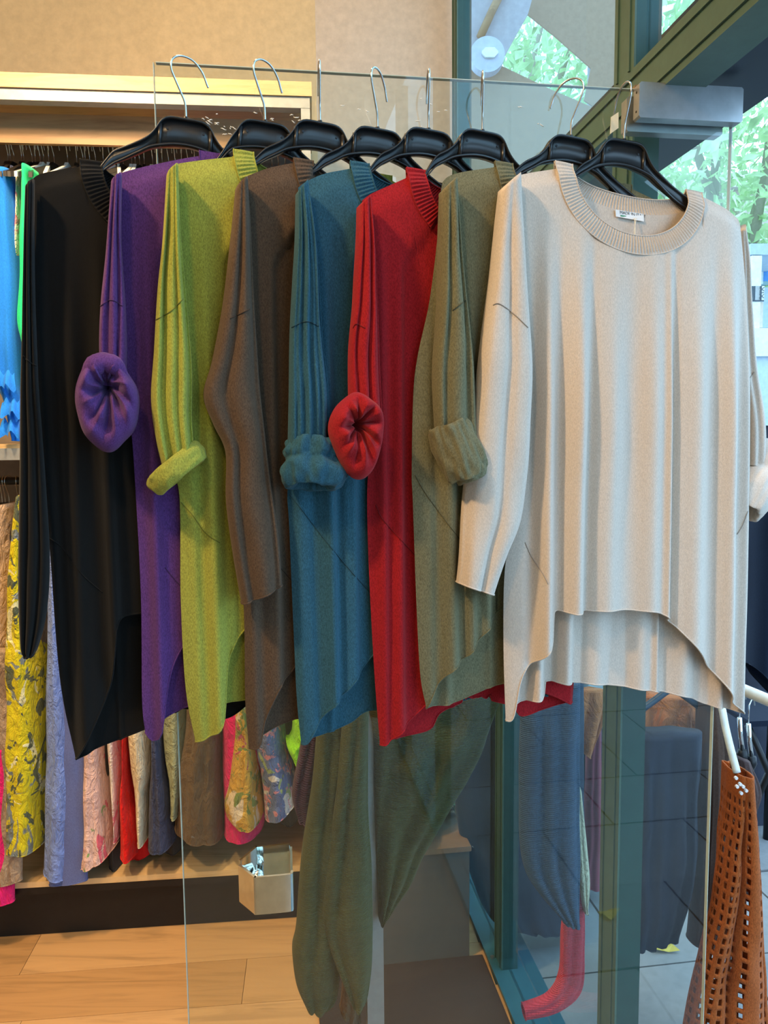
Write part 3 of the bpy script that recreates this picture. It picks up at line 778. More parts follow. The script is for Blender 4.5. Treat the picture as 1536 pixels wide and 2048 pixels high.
# woven label and tag string of the off-white sweater
fr = FRS[7]; e8 = SP[7]['e']
bt = [bvh(SP[7]['bk']), bvh(SP[7]['bb'])]
def hit(u, v, lift):
    d = ray(u, v).normalized(); b = None
    for t in bt:
        h = t.ray_cast(CAM, d)
        if h[0] is not None and (b is None or h[3] < b[3]): b = h
    p = b[0] if b else CAM + d * 1.3
    return p - d * lift
q = [hit(u, v, .004) for u, v in ((1231, 419), (1287, 428), (1288, 443), (1232, 433))]
lx = (q[1] - q[0]); lz_ = (q[0] - q[3]); lw, lh = lx.length, lz_.length
lnrm = lx.cross(lz_).normalized()
if lnrm.dot(CAM - q[0]) < 0: lnrm = -lnrm
Vl = [tuple(p) for p in q] + [tuple(p - lnrm * .0008) for p in q]
lab = obj('care_label', Vl, [(3, 2, 1, 0), (4, 5, 6, 7), (0, 1, 5, 4), (1, 2, 6, 5), (2, 3, 7, 6), (3, 0, 4, 7)], plain('white_satin', (.85, .85, .84), .4), e8, False, label='small white woven label reading MADE IN ITALY')
def bar(u0, v0, w_, h_, mat, nm):
    def pt(a, b): return tuple(q[3] + lx * a + lz_ * b + lnrm * .0004)
    obj(nm, [pt(u0, v0), pt(u0 + w_, v0), pt(u0 + w_, v0 + h_), pt(u0, v0 + h_)], [(0, 1, 2, 3)], mat, lab, False)
bar(.16, .10, .22, .22, plain('label_green', (.03, .25, .10)), 'green_stripe')
bar(.68, .10, .2, .22, plain('label_red', (.6, .03, .05)), 'red_stripe')
def text_mesh(txt, origin, ex, ez, size, mat, parent, name='lettering', nrm=None, align='LEFT'):
    cu = bpy.data.curves.new('t', 'FONT'); cu.body = txt; cu.size = 1.0; cu.align_x = align
    to = bpy.data.objects.new('t', cu); COL.objects.link(to)
    dg = bpy.context.evaluated_depsgraph_get(); me = to.evaluated_get(dg).to_mesh()
    vs = [tuple(Vector(origin) + ex * (v.co.x * size) + ez * (v.co.y * size)) for v in me.vertices]; fs = [tuple(p.vertices) for p in me.polygons]
    bpy.data.objects.remove(to); return obj(name, vs, fs, mat, parent, False)
ink = plain('dark_ink', (.02, .02, .02))
exl = lx.normalized(); ezl = lz_.normalized()
text_mesh('MADE IN ITALY', q[3] + lx * .14 + lz_ * .48 + lnrm * .0005, exl, ezl, .0072, ink, lab)
s0 = hit(1269, 436, .006); s1 = Vector(fr.W(*(lambda p: (p[0], .012, p[1]))(fr.px(1270, 484, .012))))
MB().tube([s0, s0.lerp(s1, .5) + Vector((.001, 0, -.001)), s1], .0006, 6).build('tag_string', plain('cream_string', (.8, .75, .62), .8), e8, True)
MB().tube([s0 + Vector((.003, 0, 0)), s0.lerp(s1, .5) + Vector((-.001, 0, -.001)), s1], .0006, 6).build('tag_string', plain('cream_string', (.8, .75, .62), .8), e8, True)
#PART2
# ------------------------------------------------------------------ wall unit on the left
zu = lambda v, u=300, n=0: FU.px(u, v, n)[1]
xR_ = FU.px(620, 230)[0]; xL_ = -1.05
unit = empty('wall_unit', FU.W(-.3, -.2, 0), 'wood and grey metal wall unit with two clothes rails', 'shelving')
zt0, zt1, zt2, zt3 = zu(157), zu(186), zu(209), zu(270)
MB().box(FU, xL_, xR_ + .006, -.44, .012, zt1, zt0).build('top_board', M_oak, unit, label='light oak top board')
MB().box(FU, xL_, xR_, -.03, .006, zt2, zt1 - .001).build('top_rail', M_grey, unit)
MB().box(FU, xR_ - .026, xR_, -.03, .006, .2, zt2 - .001).build('upright', M_grey, unit)
MB().box(FU, xR_ - .02, xR_ - .001, -.43, -.031, .2, zt2 - .001).build('side_panel', M_oak, unit)
MB().box(FU, xL_, xR_ - .021, -.438, -.425, .2, zt1 - .001).build('back_panel', plain('grey_brown_back', (.20, .17, .14), .7), unit)
MB().box(FU, xL_, xR_ - .027, -.1, -.085, zt3, zt2).build('valance', M_oakdk, unit, label='brown wooden valance board')
zs = zu(905, 20)
MB().box(FU, xL_, xR_ - .027, -.42, -.012, zs + .004, zs + .024).build('shelf', M_oak, unit)
MB().box(FU, xL_, xR_ - .027, -.011, .006, zs - .022, zs + .012).build('shelf_edge', M_grey, unit)
zb = zu(1792, 250)
MB().box(FU, xL_, xR_ - .027, -.42, -.07, zb + .005, zb + .024).build('bottom_board', M_oak, unit)
MB().box(FU, xL_, xR_, -.09, -.07, zb - .018, zb + .004).build('bottom_rail', M_blackmetal, unit)
for x in (xL_ + .3, xR_ - .02):
    MB().box(FU, x - .015, x + .015, -.42, -.3, 0, zb - .002).build('foot', M_blackmetal, unit)
MB().box(FU, xL_, xR_ - .03, -.13, -.115, .001, zb - .02).build('unit_shade_board', M_blackmetal, unit)  # added black board stands in for the shade under the unit
RN = -.20
zr1 = FU.px(200, 284, RN)[1]; zr2 = FU.px(10, 962, RN)[1]
for zz in (zr1, zr2):
    MB().tube([FU.W(xL_, RN, zz), FU.W(xR_ - .03, RN, zz)], .0125, 14).build('clothes_rail', M_blackmetal, unit, True)
bx = FU.px(184, 275, RN)[0]
MB().box(FU, bx - .012, bx + .012, RN - .01, RN + .01, zr1 + .012, zr1 + .07).build('rail_bracket', M_blackmetal, unit)

def small_hanger(fr, u, v, n, zr, mat, label, group, k, nm='clothes_hanger'):
    x, _ = fr.px(u, v, n); O = Vector(fr.W(x, n, zr - .068))
    e = empty(nm, O, label, 'hanger', group)
    a = fr.ang + PI / 2 + .25 * math.sin(k * 2.3)
    MB().tube(hook_pts(O, a, .95), .0013, 6).build('hook', M_wire, e, True)
    c, s_ = math.cos(a), math.sin(a)
    F2 = Frame(O, a)
    pr = [(-.028, -.012), (-.018, .0), (.018, 0), (.028, -.012), (.19, -.085), (.19, -.098), (.02, -.04), (-.02, -.04), (-.19, -.098), (-.19, -.085)]
    tl = [(-.19, -.085), (-.028, -.012), (-.016, 0), (.016, 0), (.028, -.012), (.19, -.085)]; bl = [(-.19, -.1), (-.028, -.035), (-.016, -.03), (.016, -.03), (.028, -.035), (.19, -.1)]
    V = []
    for (p, q_) in zip(tl, bl): V += [F2.W(p[0], .005, p[1] + O.z), F2.W(p[0], -.005, p[1] + O.z), F2.W(q_[0], -.005, q_[1] + O.z), F2.W(q_[0], .005, q_[1] + O.z)]
    m = len(tl)
    obj('hanger_body', V, [(4 * i + j, 4 * i + (j + 1) % 4, 4 * i + 4 + (j + 1) % 4, 4 * i + 4 + j) for i in range(m - 1) for j in range(4)] + [(3, 2, 1, 0), (4 * m - 4, 4 * m - 3, 4 * m - 2, 4 * m - 1)], mat, e, False)
    return e
HU = [15, 19, 27, 42, 46, 63, 69, 79, 86, 96, 107, 134, 152, 165, 169, 178, 190, 205, 219, 227, 236, 245, 262, 269, 278, 287, 304, 315, 323, 336, 349, 362, 375, 388, 543, 556, 569, 582]
for k, u in enumerate(HU):
    wht = k in (8, 9, 11, 19, 20, 22, 23, 26, 28, 30, 32, 34, 36)
    small_hanger(FU, u, 290, RN, zr1 + .0, M_whitepl if wht else M_black, ('white' if wht else 'black') + ' hanger in the crowded row on the upper rail of the wall unit', ('white' if wht else 'black') + ' hangers on the upper rail', k)
for k, u in enumerate((3, 9, 17, 34)):
    small_hanger(FU, u, 975, RN, zr2, M_black, 'black hanger on the lower rail under the shelf, left edge', 'hangers on the lower rail', k + 3)

def garment(name, label, cat, mat, Lp, Rp, n=-.2, T=.17, fr=FU, pleats=((2, .1, .2),), amp=.012, seed=1, grp=None, wr=.012, rows=60, hem=True, wfreq=14, cols=40, plane=None):
    zmin = min(fr.px(u, v, n)[1] for u, v in Lp + Rp); um = sum(p[0] for p in Lp) / len(Lp)
    x, _ = fr.px(um, 1000, n)
    e = empty(name, fr.W(x, n, zmin), label, cat, grp)
    b = tube_part('cloth', fr, Lp, Rp, n, T, mat, e, rows=rows, cols=cols, pleats=pleats, amp=amp, seed=seed, wr=wr, wfreq=wfreq, plane=(n + T) if plane is None else plane)
    if hem:
        off = wloc(b); vs = [v.co + off for v in b.data.vertices][-cols:]
        MB().tube(vs + [vs[0]], .0018, 6).build('hem', mat, b, True)
    return e
c_ = lambda r, g, b: (r, g, b)
f_yel = floral('yellow_print', (.72, .60, .02), [(.20, .24, .26), (.85, .80, .45), (.10, .12, .08)], 9, .56)
f_peri = fabric('periwinkle_linen', (.21, .30, .66), .85, 1.15, 300, crease=30)
f_pinkf = floral('pink_print', (.80, .52, .44), [(.75, .14, .20), (.25, .38, .14)], 10, .58)
f_wht = floral('white_print', (.80, .72, .66), [(.75, .25, .32)], 14, .58)
f_red = fabric('red_linen', (.75, .015, .012), .85, 1.15, 300, crease=30)
f_cream = fabric('cream_linen', (.74, .62, .42), .88, 1.1, 300, crease=30)
f_navy = fabric('navy_linen', (.055, .065, .12), .8, 1.2, 300, crease=25)
f_sage = fabric('sage_linen', (.30, .33, .20), .85, 1.15, 300, crease=25)
f_brown = fabric('brown_linen', (.14, .085, .045), .8, 1.2, 300, crease=20)
f_pink = fabric('hot_pink_linen', (.80, .02, .18), .85, 1.15, 300, crease=25)
f_must = floral('mustard_print', (.66, .38, .07), [(.75, .60, .42), (.45, .10, .14), (.22, .28, .08)], 11, .57)
f_bluef = floral('blue_print', (.13, .18, .38), [(.70, .68, .68), (.30, .40, .20), (.60, .25, .32)], 12, .56)
f_lime = fabric('bright_lime', (.30, .75, .03), .85, 1.1, 300, crease=25)
f_plum = fabric('plum_knit', (.05, .02, .045), .7, 1.3, 300, rib=60)
f_grey = fabric('dark_grey_cloth', (.05, .045, .04), .8, 1.2)
f_nude = fabric('nude_linen', (.72, .52, .38), .88, 1.1, 300, crease=25)
f_taupe = floral('taupe_print', (.42, .30, .20), [(.30, .20, .13)], 16, .5)
f_blue = fabric('azure_jersey', (.02, .22, .80), .85, 1.15)
f_green = fabric('emerald_jersey', (.02, .68, .25), .85, 1.15)
f_dkred = fabric('bright_red_jersey', (.7, .02, .02), .85, 1.15)

G = garment
# lower rail, left to right
G('nude_dress', 'pale nude linen garment at the left edge of the lower rail', 'garment', f_nude, [(-60, 1020), (-70, 1300), (-70, 1700)], [(18, 1008), (14, 1150), (4, 1700)], seed=1, n=-.215)
G('yellow_floral_trousers', 'yellow floral printed trousers at the left of the lower rail', 'trousers', f_yel, [(22, 1000), (8, 1100), (-8, 1300), (-12, 1500), (-8, 1712)], [(42, 985), (45, 1150), (60, 1290), (72, 1450), (70, 1716)], seed=2, n=-.18, pleats=((2, 0, .1),))
G('taupe_print_trousers', 'taupe printed trousers hanging below the yellow floral ones', 'trousers', f_taupe, [(-30, 1300), (-30, 1780)], [(40, 1300), (40, 1765)], seed=3, n=-.045, T=.02, amp=.004, wr=.006)
G('pink_red_scarf', 'raspberry pink cloth end at the lower left edge', 'garment', f_pink, [(-30, 1500), (-30, 1815)], [(20, 1500), (24, 1808)], seed=4, n=-.045, T=.02, amp=.004, wr=.006)
G('brown_trousers', 'narrow brown cloth between yellow and periwinkle trousers', 'trousers', f_taupe, [(60, 1000), (70, 1290), (72, 1560)], [(84, 1000), (84, 1290), (80, 1580)], seed=5, n=-.23, T=.13)
G('periwinkle_trousers', 'periwinkle blue crumpled linen trousers on the lower rail', 'trousers', f_peri, [(86, 1000), (80, 1290), (73, 1600), (70, 1758)], [(118, 1000), (128, 1290), (150, 1560), (142, 1770)], seed=6, n=-.18, pleats=((2.2, .2, .1),))
G('shaded_periwinkle_leg', 'periwinkle trouser leg behind the linen ones, shade painted into its colour', 'trousers', fabric('shaded_periwinkle', (.12, .15, .34), .85, 1.15), [(100, 1200), (95, 1775)], [(160, 1200), (172, 1765)], seed=7, n=-.045, T=.02, amp=.004, wr=.006)  # darker cloth colour carries the shade behind the front pair
G('pink_floral_trousers', 'pale pink trousers with rose print on the lower rail', 'trousers', f_pinkf, [(122, 1000), (148, 1500), (142, 1750)], [(165, 1000), (196, 1490), (218, 1722)], seed=8, n=-.19, pleats=((3, .1, .1),), amp=.016)
G('dark_grey_trousers', 'dark grey trousers between the two floral pairs', 'trousers', f_grey, [(180, 1000), (205, 1500), (212, 1742)], [(205, 1000), (215, 1500), (240, 1738)], seed=9, n=-.235, T=.13)
G('white_floral_trousers', 'white trousers with pink flowers beside the red pair', 'trousers', f_wht, [(190, 1000), (204, 1480), (222, 1650), (225, 1680)], [(215, 1000), (234, 1480), (236, 1600), (232, 1690)], seed=10, n=-.21)
G('red_trousers', 'bright red crinkled trousers on the lower rail', 'trousers', f_red, [(220, 1000), (240, 1480), (232, 1600), (230, 1726)], [(240, 1000), (250, 1540), (266, 1660), (270, 1724)], seed=11, n=-.195)
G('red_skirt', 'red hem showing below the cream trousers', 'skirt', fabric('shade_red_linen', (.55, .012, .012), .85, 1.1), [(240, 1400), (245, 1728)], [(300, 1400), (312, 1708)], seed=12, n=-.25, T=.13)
G('cream_trousers', 'cream linen trousers between the red and navy ones', 'trousers', f_cream, [(228, 1000), (244, 1480), (260, 1600), (268, 1695)], [(262, 1000), (298, 1500), (290, 1600), (288, 1696)], seed=13, n=-.185)
G('navy_trousers', 'slate navy linen trousers on the lower rail', 'trousers', f_navy, [(272, 1000), (294, 1480), (286, 1600), (285, 1708)], [(300, 1000), (318, 1480), (334, 1600), (344, 1705)], seed=14, n=-.19, pleats=((2, 0, 0),))
G('sage_trousers', 'sage green linen trousers beside the navy pair', 'trousers', f_sage, [(305, 1000), (312, 1450), (330, 1580), (336, 1640)], [(340, 1000), (368, 1420), (362, 1580), (355, 1640)], seed=15, n=-.2)
G('black_trousers', 'black trouser hems between navy and brown trousers', 'trousers', f_grey, [(300, 1300), (318, 1712)], [(345, 1300), (366, 1706)], seed=16, n=-.24, T=.13)
G('chocolate_trousers', 'wide chocolate brown linen trousers seen through the door edge', 'trousers', f_brown, [(345, 1000), (362, 1420), (345, 1560), (336, 1680)], [(390, 1000), (432, 1440), (438, 1600), (442, 1700)], seed=17, n=-.185, pleats=((2.6, .1, .2),), amp=.02)
G('hot_pink_trousers', 'hot pink linen trousers behind the mustard floral ones', 'trousers', f_pink, [(400, 1000), (432, 1400), (436, 1560), (440, 1690)], [(440, 1000), (520, 1400), (526, 1560), (524, 1682)], seed=18, n=-.215, pleats=((2, 0, .3),))
G('mustard_floral_trousers', 'mustard trousers with muted flowers seen through the glass', 'trousers', f_must, [(430, 1000), (462, 1400), (450, 1560), (440, 1640), (462, 1662)], [(470, 1000), (500, 1400), (516, 1540), (526, 1640), (520, 1664)], seed=19, n=-.18, pleats=((2, .1, .1),))
G('blue_floral_trousers', 'blue trousers with white blossom print seen through the glass', 'trousers', f_bluef, [(470, 1000), (502, 1480), (515, 1560), (524, 1660)], [(520, 1000), (566, 1450), (584, 1560), (594, 1622)], seed=20, n=-.185, pleats=((2, .1, .4),))
G('lime_trousers', 'bright lime cloth behind the teal sweater', 'garment', f_lime, [(540, 1000), (582, 1450), (568, 1500), (585, 1530)], [(570, 1000), (615, 1440), (612, 1500), (604, 1536)], seed=21, n=-.17)
G('black_skirt', 'black hem under the blue floral trousers', 'skirt', f_grey, [(540, 1400), (556, 1655)], [(590, 1400), (600, 1652)], seed=22, n=-.26, T=.13)
# upper rail
G('azure_dress', 'azure blue draped dress on the upper rail at left', 'dress', f_blue, [(-20, 338), (-30, 500), (-30, 740), (-10, 800), (18, 880)], [(12, 326), (20, 420), (32, 560), (38, 740), (41, 882)], seed=23, n=-.18, pleats=((3, .1, .1),), amp=.02)
for k, (u0, v0, u1, v1) in enumerate(((-12, 745, 30, 775), (6, 800, 42, 830), (4, 840, 42, 868))):
    L0 = [FU.px(u0 + (u1 - u0) * q / 12, v0 + 6 * math.sin(q * 1.3 + k), -.0)  for q in range(13)]
    V = [FU.W(x, .006, z) for q, (x, z) in enumerate(L0)] + [FU.W(x + .003, .022 + .008 * math.sin(q * .9 + k), z - .02) for q, (x, z) in enumerate(L0)] + [FU.W(x + .006, .03 + .014 * math.sin(q * .9 + k + .4), z - .045 - .006 * math.sin(q * .7)) for q, (x, z) in enumerate(L0)]
    obj('ruffle', V, grid_faces(3, 13), f_blue, [o for o in bpy.data.objects if o.name == 'azure_dress'][0])
G('emerald_blouse', 'vivid green blouse next to the azure dress', 'blouse', f_green, [(33, 328), (31, 400), (27, 560), (22, 640), (36, 690), (38, 770)], [(57, 325), (60, 400), (58, 560), (60, 700), (60, 775)], seed=24, n=-.185, pleats=((2, .1, .2),))
G('red_blouse', 'red sliver of a top between azure and green garments', 'blouse', f_dkred, [(16, 352), (18, 500), (10, 850)], [(30, 352), (34, 500), (30, 850)], seed=25, n=-.23, T=.13)
G('dark_blue_top', 'dark blue top behind the azure dress', 'blouse', f_navy, [(12, 330), (14, 420)], [(29, 330), (30, 420)], seed=26, n=-.24, T=.13)
G('white_blouse', 'white sleeve edge beside the green blouse', 'blouse', f_wht, [(26, 340), (24, 480), (26, 600)], [(34, 340), (36, 480), (38, 600)], seed=27, n=-.22)
G('pink_blouse', 'pink top glimpsed behind the black and purple sweaters', 'blouse', f_pink, [(193, 345), (190, 500)], [(222, 348), (235, 500)], seed=28, n=-.2)
for k, u in enumerate((100, 140, 270, 330, 420, 500, 560)):
    m_ = (f_cream, f_navy, f_sage, f_wht, f_red, f_grey, f_peri)[k]
    G('blouse', ['cream', 'navy', 'sage', 'white flowered', 'red', 'charcoal', 'periwinkle'][k] + ' blouse on the upper rail hidden behind the door sweaters', 'blouse', m_, [(u - 14, 345), (u - 22, 500), (u - 24, 850)], [(u + 14, 345), (u + 22, 500), (u + 24, 850)], seed=30 + k, n=-.2, rows=24, hem=False)

# ------------------------------------------------------------------ behind the door: rack, cardigan, plinth
FR = Frame(FD.W(0, -.45, 0), DANG)
rack = empty('garment_rack', FR.W(FR.px(748, 1700)[0], -.3, 0), 'grey metal garment rack behind the glass door', 'rack')
px0, px1 = FR.px(731, 1700)[0], FR.px(765, 1700)[0]
for n in (0, -.62):
    MB().box(FR, px0, px1, n - .03, n, .02, 1.52).build('upright', M_grey, rack)
    MB().box(FR, px0 - .012, px1 + .012, n - .045, n + .015, 0.0, .02).build('foot', M_grey, rack)
MB().box(FR, px0, px1, -.65, 0, 1.521, 1.55).build('rail', M_grey, rack)
f_ocard = fabric('olive_rib_knit', (.085, .088, .036), .75, 1.2, 400, rib=95)
FC = Frame(FD.W(0, -.40, 0), DANG)
card = empty('rib_knit_cardigan', FC.W(FC.px(700, 1700)[0], 0, .25), 'olive ribbed knit cardigan hanging behind the glass door', 'cardigan')
tube_part('sleeve', FC, [(640, 1380), (625, 1560), (602, 1720), (592, 1850), (584, 1895), (592, 1960), (612, 2005)], [(705, 1380), (692, 1600), (684, 1750), (682, 1900), (674, 1990), (655, 2012)], .0, .035, f_ocard, card, pleats=((2, .2, .1),), amp=.014, seed=61, wr=.01)
tube_part('sleeve', FC, [(690, 1380), (668, 1600), (650, 1750), (646, 1850), (685, 1960), (704, 2005)], [(738, 1380), (736, 1600), (744, 1750), (744, 1900), (735, 1985), (722, 2010)], .03, .03, f_ocard, card, pleats=((1.6, .3, .3),), amp=.014, seed=62, wr=.01)
tube_part('body', FC, [(700, 1360), (742, 1440), (748, 1600), (756, 1830)], [(1010, 1360), (985, 1440), (940, 1545), (870, 1665), (800, 1790), (762, 1832)], -.05, .035, f_ocard, card, pleats=((3, .6, .2),), amp=.015, seed=63, wr=.014)
V = [(FC.W(*(lambda p: (p[0], .055 + .004 * math.sin(k * 1.5), p[1]))(FC.px(706 + 6 * math.sin(k * .9) + k * 1.2, 1625 + k * 9, .05)))) for k in range(9)]
MB().tube(V, .008, 8).build('knotted_tie', f_ocard, card, True)
tube_part('lower_panel', FC, [(600, 1800), (606, 1960), (614, 2016)], [(672, 1800), (676, 1960), (668, 2008)], -.04, .02, f_ocard, card, seed=64)
G('plum_cardigan', 'dark plum knit garment beside the olive cardigan', 'cardigan', f_plum, [(620, 1380), (602, 1500), (585, 1600), (598, 1650)], [(650, 1380), (640, 1500), (628, 1640), (622, 1652)], n=-.06, T=.03, fr=FC, seed=41)
G('umber_trousers', 'dark brown trouser legs under the olive cardigan', 'trousers', f_brown, [(690, 1500), (690, 1900), (682, 2030)], [(732, 1500), (730, 1900), (724, 2060)], n=-.09, T=.03, fr=FC, seed=42)
FPn = Frame(FD.W(0, -.93, 0), DANG)
pl = empty('display_plinth', FPn.W(-.25, -.15, 0), 'low grey beige display plinth behind the glass door', 'plinth')
MB().bevbox(FPn, -.42, -.126, -.3, 0, .001, .345, .003).build('plinth_box', plain('plinth_laminate', (.10, .085, .066), .6), pl)
MB().bevbox(FPn, -.425, -.121, -.305, .005, .346, .362, .002).build('plinth_top', plain('plinth_top_board', (.22, .15, .09), .6), pl)
mt = MB().bevbox(FPn, -.60, -.085, .004, .75, .0005, .008, .002).build('floor_shade_sheet', plain('shaded_floor_tone', (.028, .019, .015), .95), None, label='dark brown sheet painting the shaded floor inside the shop front behind the glass', cat='mat')  # added dark sheet stands in for shade on the floor behind the glass
pot = empty('planter_for_reflection', FPn.W(-.26, -.15, .363), 'small leafy plant in a pale bowl, added in place of a reflected planter', 'plant')  # added plant replaces a planter mirrored in the glass
bowl = [(.05, 0), (.075, .01), (.10, .05), (.11, .10), (.104, .10), (.09, .05), (.0, .03)]
V = []
for r_, z in bowl:
    for k in range(28):
        a = 2 * PI * k / 28; c0 = FPn.W(-.26, -.15, .364 + z); V.append((c0[0] + r_ * math.cos(a), c0[1] + r_ * math.sin(a), c0[2]))
obj('bowl', V, grid_faces(len(bowl), 28, True) + [tuple(range(27, -1, -1))], plain('bowl_glaze', (.55, .62, .68), .25), pot)
M_leaf2 = plain('indoor_leaf', (.06, .16, .03), .45)
rl = random.Random(9)
def leaf_blade(base, ang, ln, w_, droop, mat, parent):
    V = []; n = 7
    for k in range(n):
        t = k / (n - 1); r_ = ln * t; z = ln * .9 * t - droop * t * t
        wd = w_ * math.sin(PI * (.06 + .94 * t)) ** .8 if t < 1 else 0.0006
        cx, cy = base[0] + r_ * math.cos(ang), base[1] + r_ * math.sin(ang)
        for sgn in (-1, 0, 1): V.append((cx - sgn * wd * math.sin(ang), cy + sgn * wd * math.cos(ang), base[2] + z + (-.25 * wd if sgn == 0 else 0)))
    obj('leaf', V, grid_faces(n, 3), mat, parent)
c0 = FPn.W(-.26, -.15, .40)
for k in range(22): leaf_blade((c0[0] + rl.uniform(-.04, .04), c0[1] + rl.uniform(-.04, .04), c0[2]), rl.uniform(0, 2 * PI), rl.uniform(.1, .2), .022, rl.uniform(.1, .25), M_leaf2, pot)

# ------------------------------------------------------------------ street outside
M_pave = plain('paving_stone', (.25, .25, .25), .8)
M_pave2 = plain('paving_stone_dark', (.21, .21, .215), .8)
gr = struct('ground', MB().box(FF, -9, 16, .062, 14, -.16, -.052), plain('street_bed', (.06, .065, .07), .9))
for i in range(-9, 15):
    for j in range(0, 6):
        b0 = i * .42; a0 = .07 + j * .62 + (.31 if i % 2 else 0) - .31
        a1 = a0 + .612; a0 = max(a0, .066)
        MB().box(FF, b0, b0 + .412, a0, a1, -.052, -.02 - .002 * ((i * 7 + j * 3) % 3)).build('paving_slab', M_pave if (i * 5 + j * 3) % 3 else M_pave2, gr)
struct('street_plane', MB().box(FF, -9, 16, 3.9, 14, -.0519, -.03), M_pave)

FO = Frame(FD.W(0, -.50, 0), DANG)
# free-standing rail outside
rk = empty('street_clothes_rail', FO.W(.75, 0, -.02), 'white tubular clothes rail standing on the pavement', 'rack')
r0 = FO.px(1380, 1328); r1 = FO.px(1540, 1402)
zrl = 1.03
pA = zplane(1495, 1383, zrl); pB = zplane(1545, 1404, zrl); dr = (pB - pA).normalized()
P0, P1 = pA - dr * .75, pB + dr * .5
MB().tube([P0, P1], .013, 14).build('top_rail', M_whitepl, rk, True)
for P in (P0 + dr * .03, P1 - dr * .03):
    MB().tube([(P.x, P.y, -.02), (P.x, P.y, zrl - .012)], .012, 12).build('leg', M_whitepl, rk, True)
f_rust = fabric('rust_crochet_yarn', (.36, .085, .018), .65, 1.3, 500)
cr_L = [(1463, 1538), (1456, 1620), (1441, 1700), (1428, 1790), (1408, 1880), (1385, 1990), (1368, 2080), (1350, 2200)]
cr_R = [(1489, 1540), (1496, 1640), (1506, 1730), (1517, 1850), (1526, 1960), (1533, 2060), (1545, 2200)]
FX = Frame(FD.W(0, -.42, 0), DANG)
cr = empty('crochet_top', FX.W(FX.px(1460, 1800)[0], 0, .2), 'rust orange open crochet top on a white hanger outside', 'top')
o = tube_part('crochet', FX, cr_L, cr_R, 0.0, .045, f_rust, cr, rows=165, cols=112, pleats=((1.6, .2, .35),), amp=.03, seed=71, wr=.01, close=False)
bm = bmesh.new(); bm.from_mesh(o.data); bm.faces.ensure_lookup_table()
kill = []
for k, f in enumerate(bm.faces):
    i, j = divmod(k, 112)
    jj = (j + (2 if (i // 5) % 2 else 0)) % 5 if False else j % 5
    band_ = 30 <= j <= 34
    if i > 8 and i % 5 in (1, 2, 3) and jj in (1, 2) and not band_: kill.append(f)
bmesh.ops.delete(bm, geom=kill, context='FACES'); bm.to_mesh(o.data); bm.free()
sm = o.modifiers.new('thick', 'SOLIDIFY'); sm.thickness = .004
for k, (u, v) in enumerate(((1468, 1553), (1476, 1565), (1482, 1570), (1470, 1570), (1478, 1583), (1488, 1578))):
    x, z = FX.px(u, v, .045)
    MB().tube([FX.W(x, .05, z), FX.W(x, .056, z)], .004, 12).build('bead', plain('pink_bead', (.9, .78, .72), .4), cr)
hg = empty('clothes_hanger', FX.W(FX.px(1470, 1430)[0], 0, FX.px(1470, 1430)[1]), 'thick white plastic hanger carrying the rust crochet top', 'hanger')
hp = [FX.W(*(lambda p: (p[0], .02 - .02 * k, p[1]))(FX.px(u, v, .02))) for k, (u, v) in enumerate(((1474, 1545), (1470, 1500), (1470, 1465), (1474, 1440), (1478, 1425)))]
MB().tube(smoothpoly(hp, 20), [.009] * 21, 14).build('hanger_arm', M_whitepl, hg, True)
hq = Vector(hp[-1])
MB().tube([hq, hq + Vector((0, .03, .03)), hq + Vector((0, .03, .09)), hq + Vector((0, .0, .11)), hq + Vector((0, -.02, .095))], .0018, 8).build('hook', M_wire, hg, True)
f_bd = fabric('cocoa_satin', (.10, .06, .045), .8, 1.2); f_bd2 = fabric('mauve_brown_cloth', (.09, .055, .05), .8, 1.2)
G('cocoa_dress', 'cocoa brown pleated dress behind the crochet top', 'dress', f_bd, [(1418, 1400), (1415, 1500), (1412, 1620), (1405, 1760), (1395, 1900)], [(1440, 1400), (1468, 1480), (1474, 1600), (1468, 1760), (1470, 1900)], n=-.16, T=.04, fr=FX, seed=43, pleats=((6, .1, .1),), amp=.012)
G('mauve_dress', 'mauve brown ruffled dress at the right edge of the picture', 'dress', f_bd2, [(1478, 1520), (1484, 1600), (1486, 1700), (1480, 1800)], [(1512, 1530), (1535, 1590), (1520, 1650), (1522, 1800)], n=-.2, T=.05, fr=FX, seed=44, pleats=((4, .1, .1),), amp=.014)
for k, (u, v) in enumerate(((1485, 1500), (1503, 1512))):
    hh = empty('clip_hanger', FX.W(FX.px(u, v - 70, -.2)[0], -.2, FX.px(u, v - 70, -.2)[1]), ['black and chrome clip hanger beside the white hanger', 'chrome clip hanger above the mauve ruffled dress'][k], 'hanger', 'clip hangers outside')
    pts = [FX.W(*(lambda p: (p[0], -.2, p[1]))(FX.px(uu, vv, -.2))) for uu, vv in ((u - 6, v - 65), (u - 4, v - 30), (u, v))]
    MB().tube(pts, .006, 10).build('bar', M_chrome, hh, True)
    b0 = Vector(pts[-1]); MB().tube([b0, b0 - Vector((0, 0, .02)), b0 - Vector((0, 0, .04))], [.012, .015, .008], 10).build('clip', M_blackmetal, hh, True)
    b1 = Vector(pts[0]); MB().tube([b1, b1 + Vector((0, 0, .05)), b1 + Vector((.02, .02, .07)), b1 + Vector((.03, .03, .04))], .0018, 6).build('hook', M_wire, hh, True)
f_nav2 = fabric('ink_blue_cloth', (.022, .03, .05), .8, 1.25); f_or = fabric('orange_satin', (.55, .17, .05), .85, 1.15, crease=20)
G('ink_blue_blouse', 'ink blue blouse with ragged hem seen through the glass door at right', 'blouse', f_nav2, [(1282, 1478), (1284, 1600), (1282, 1800), (1280, 1915)], [(1412, 1468), (1412, 1600), (1404, 1760), (1372, 1885)], n=-.05, T=.04, fr=FO, seed=45, pleats=((4, .1, .1),), amp=.02, wr=.02)
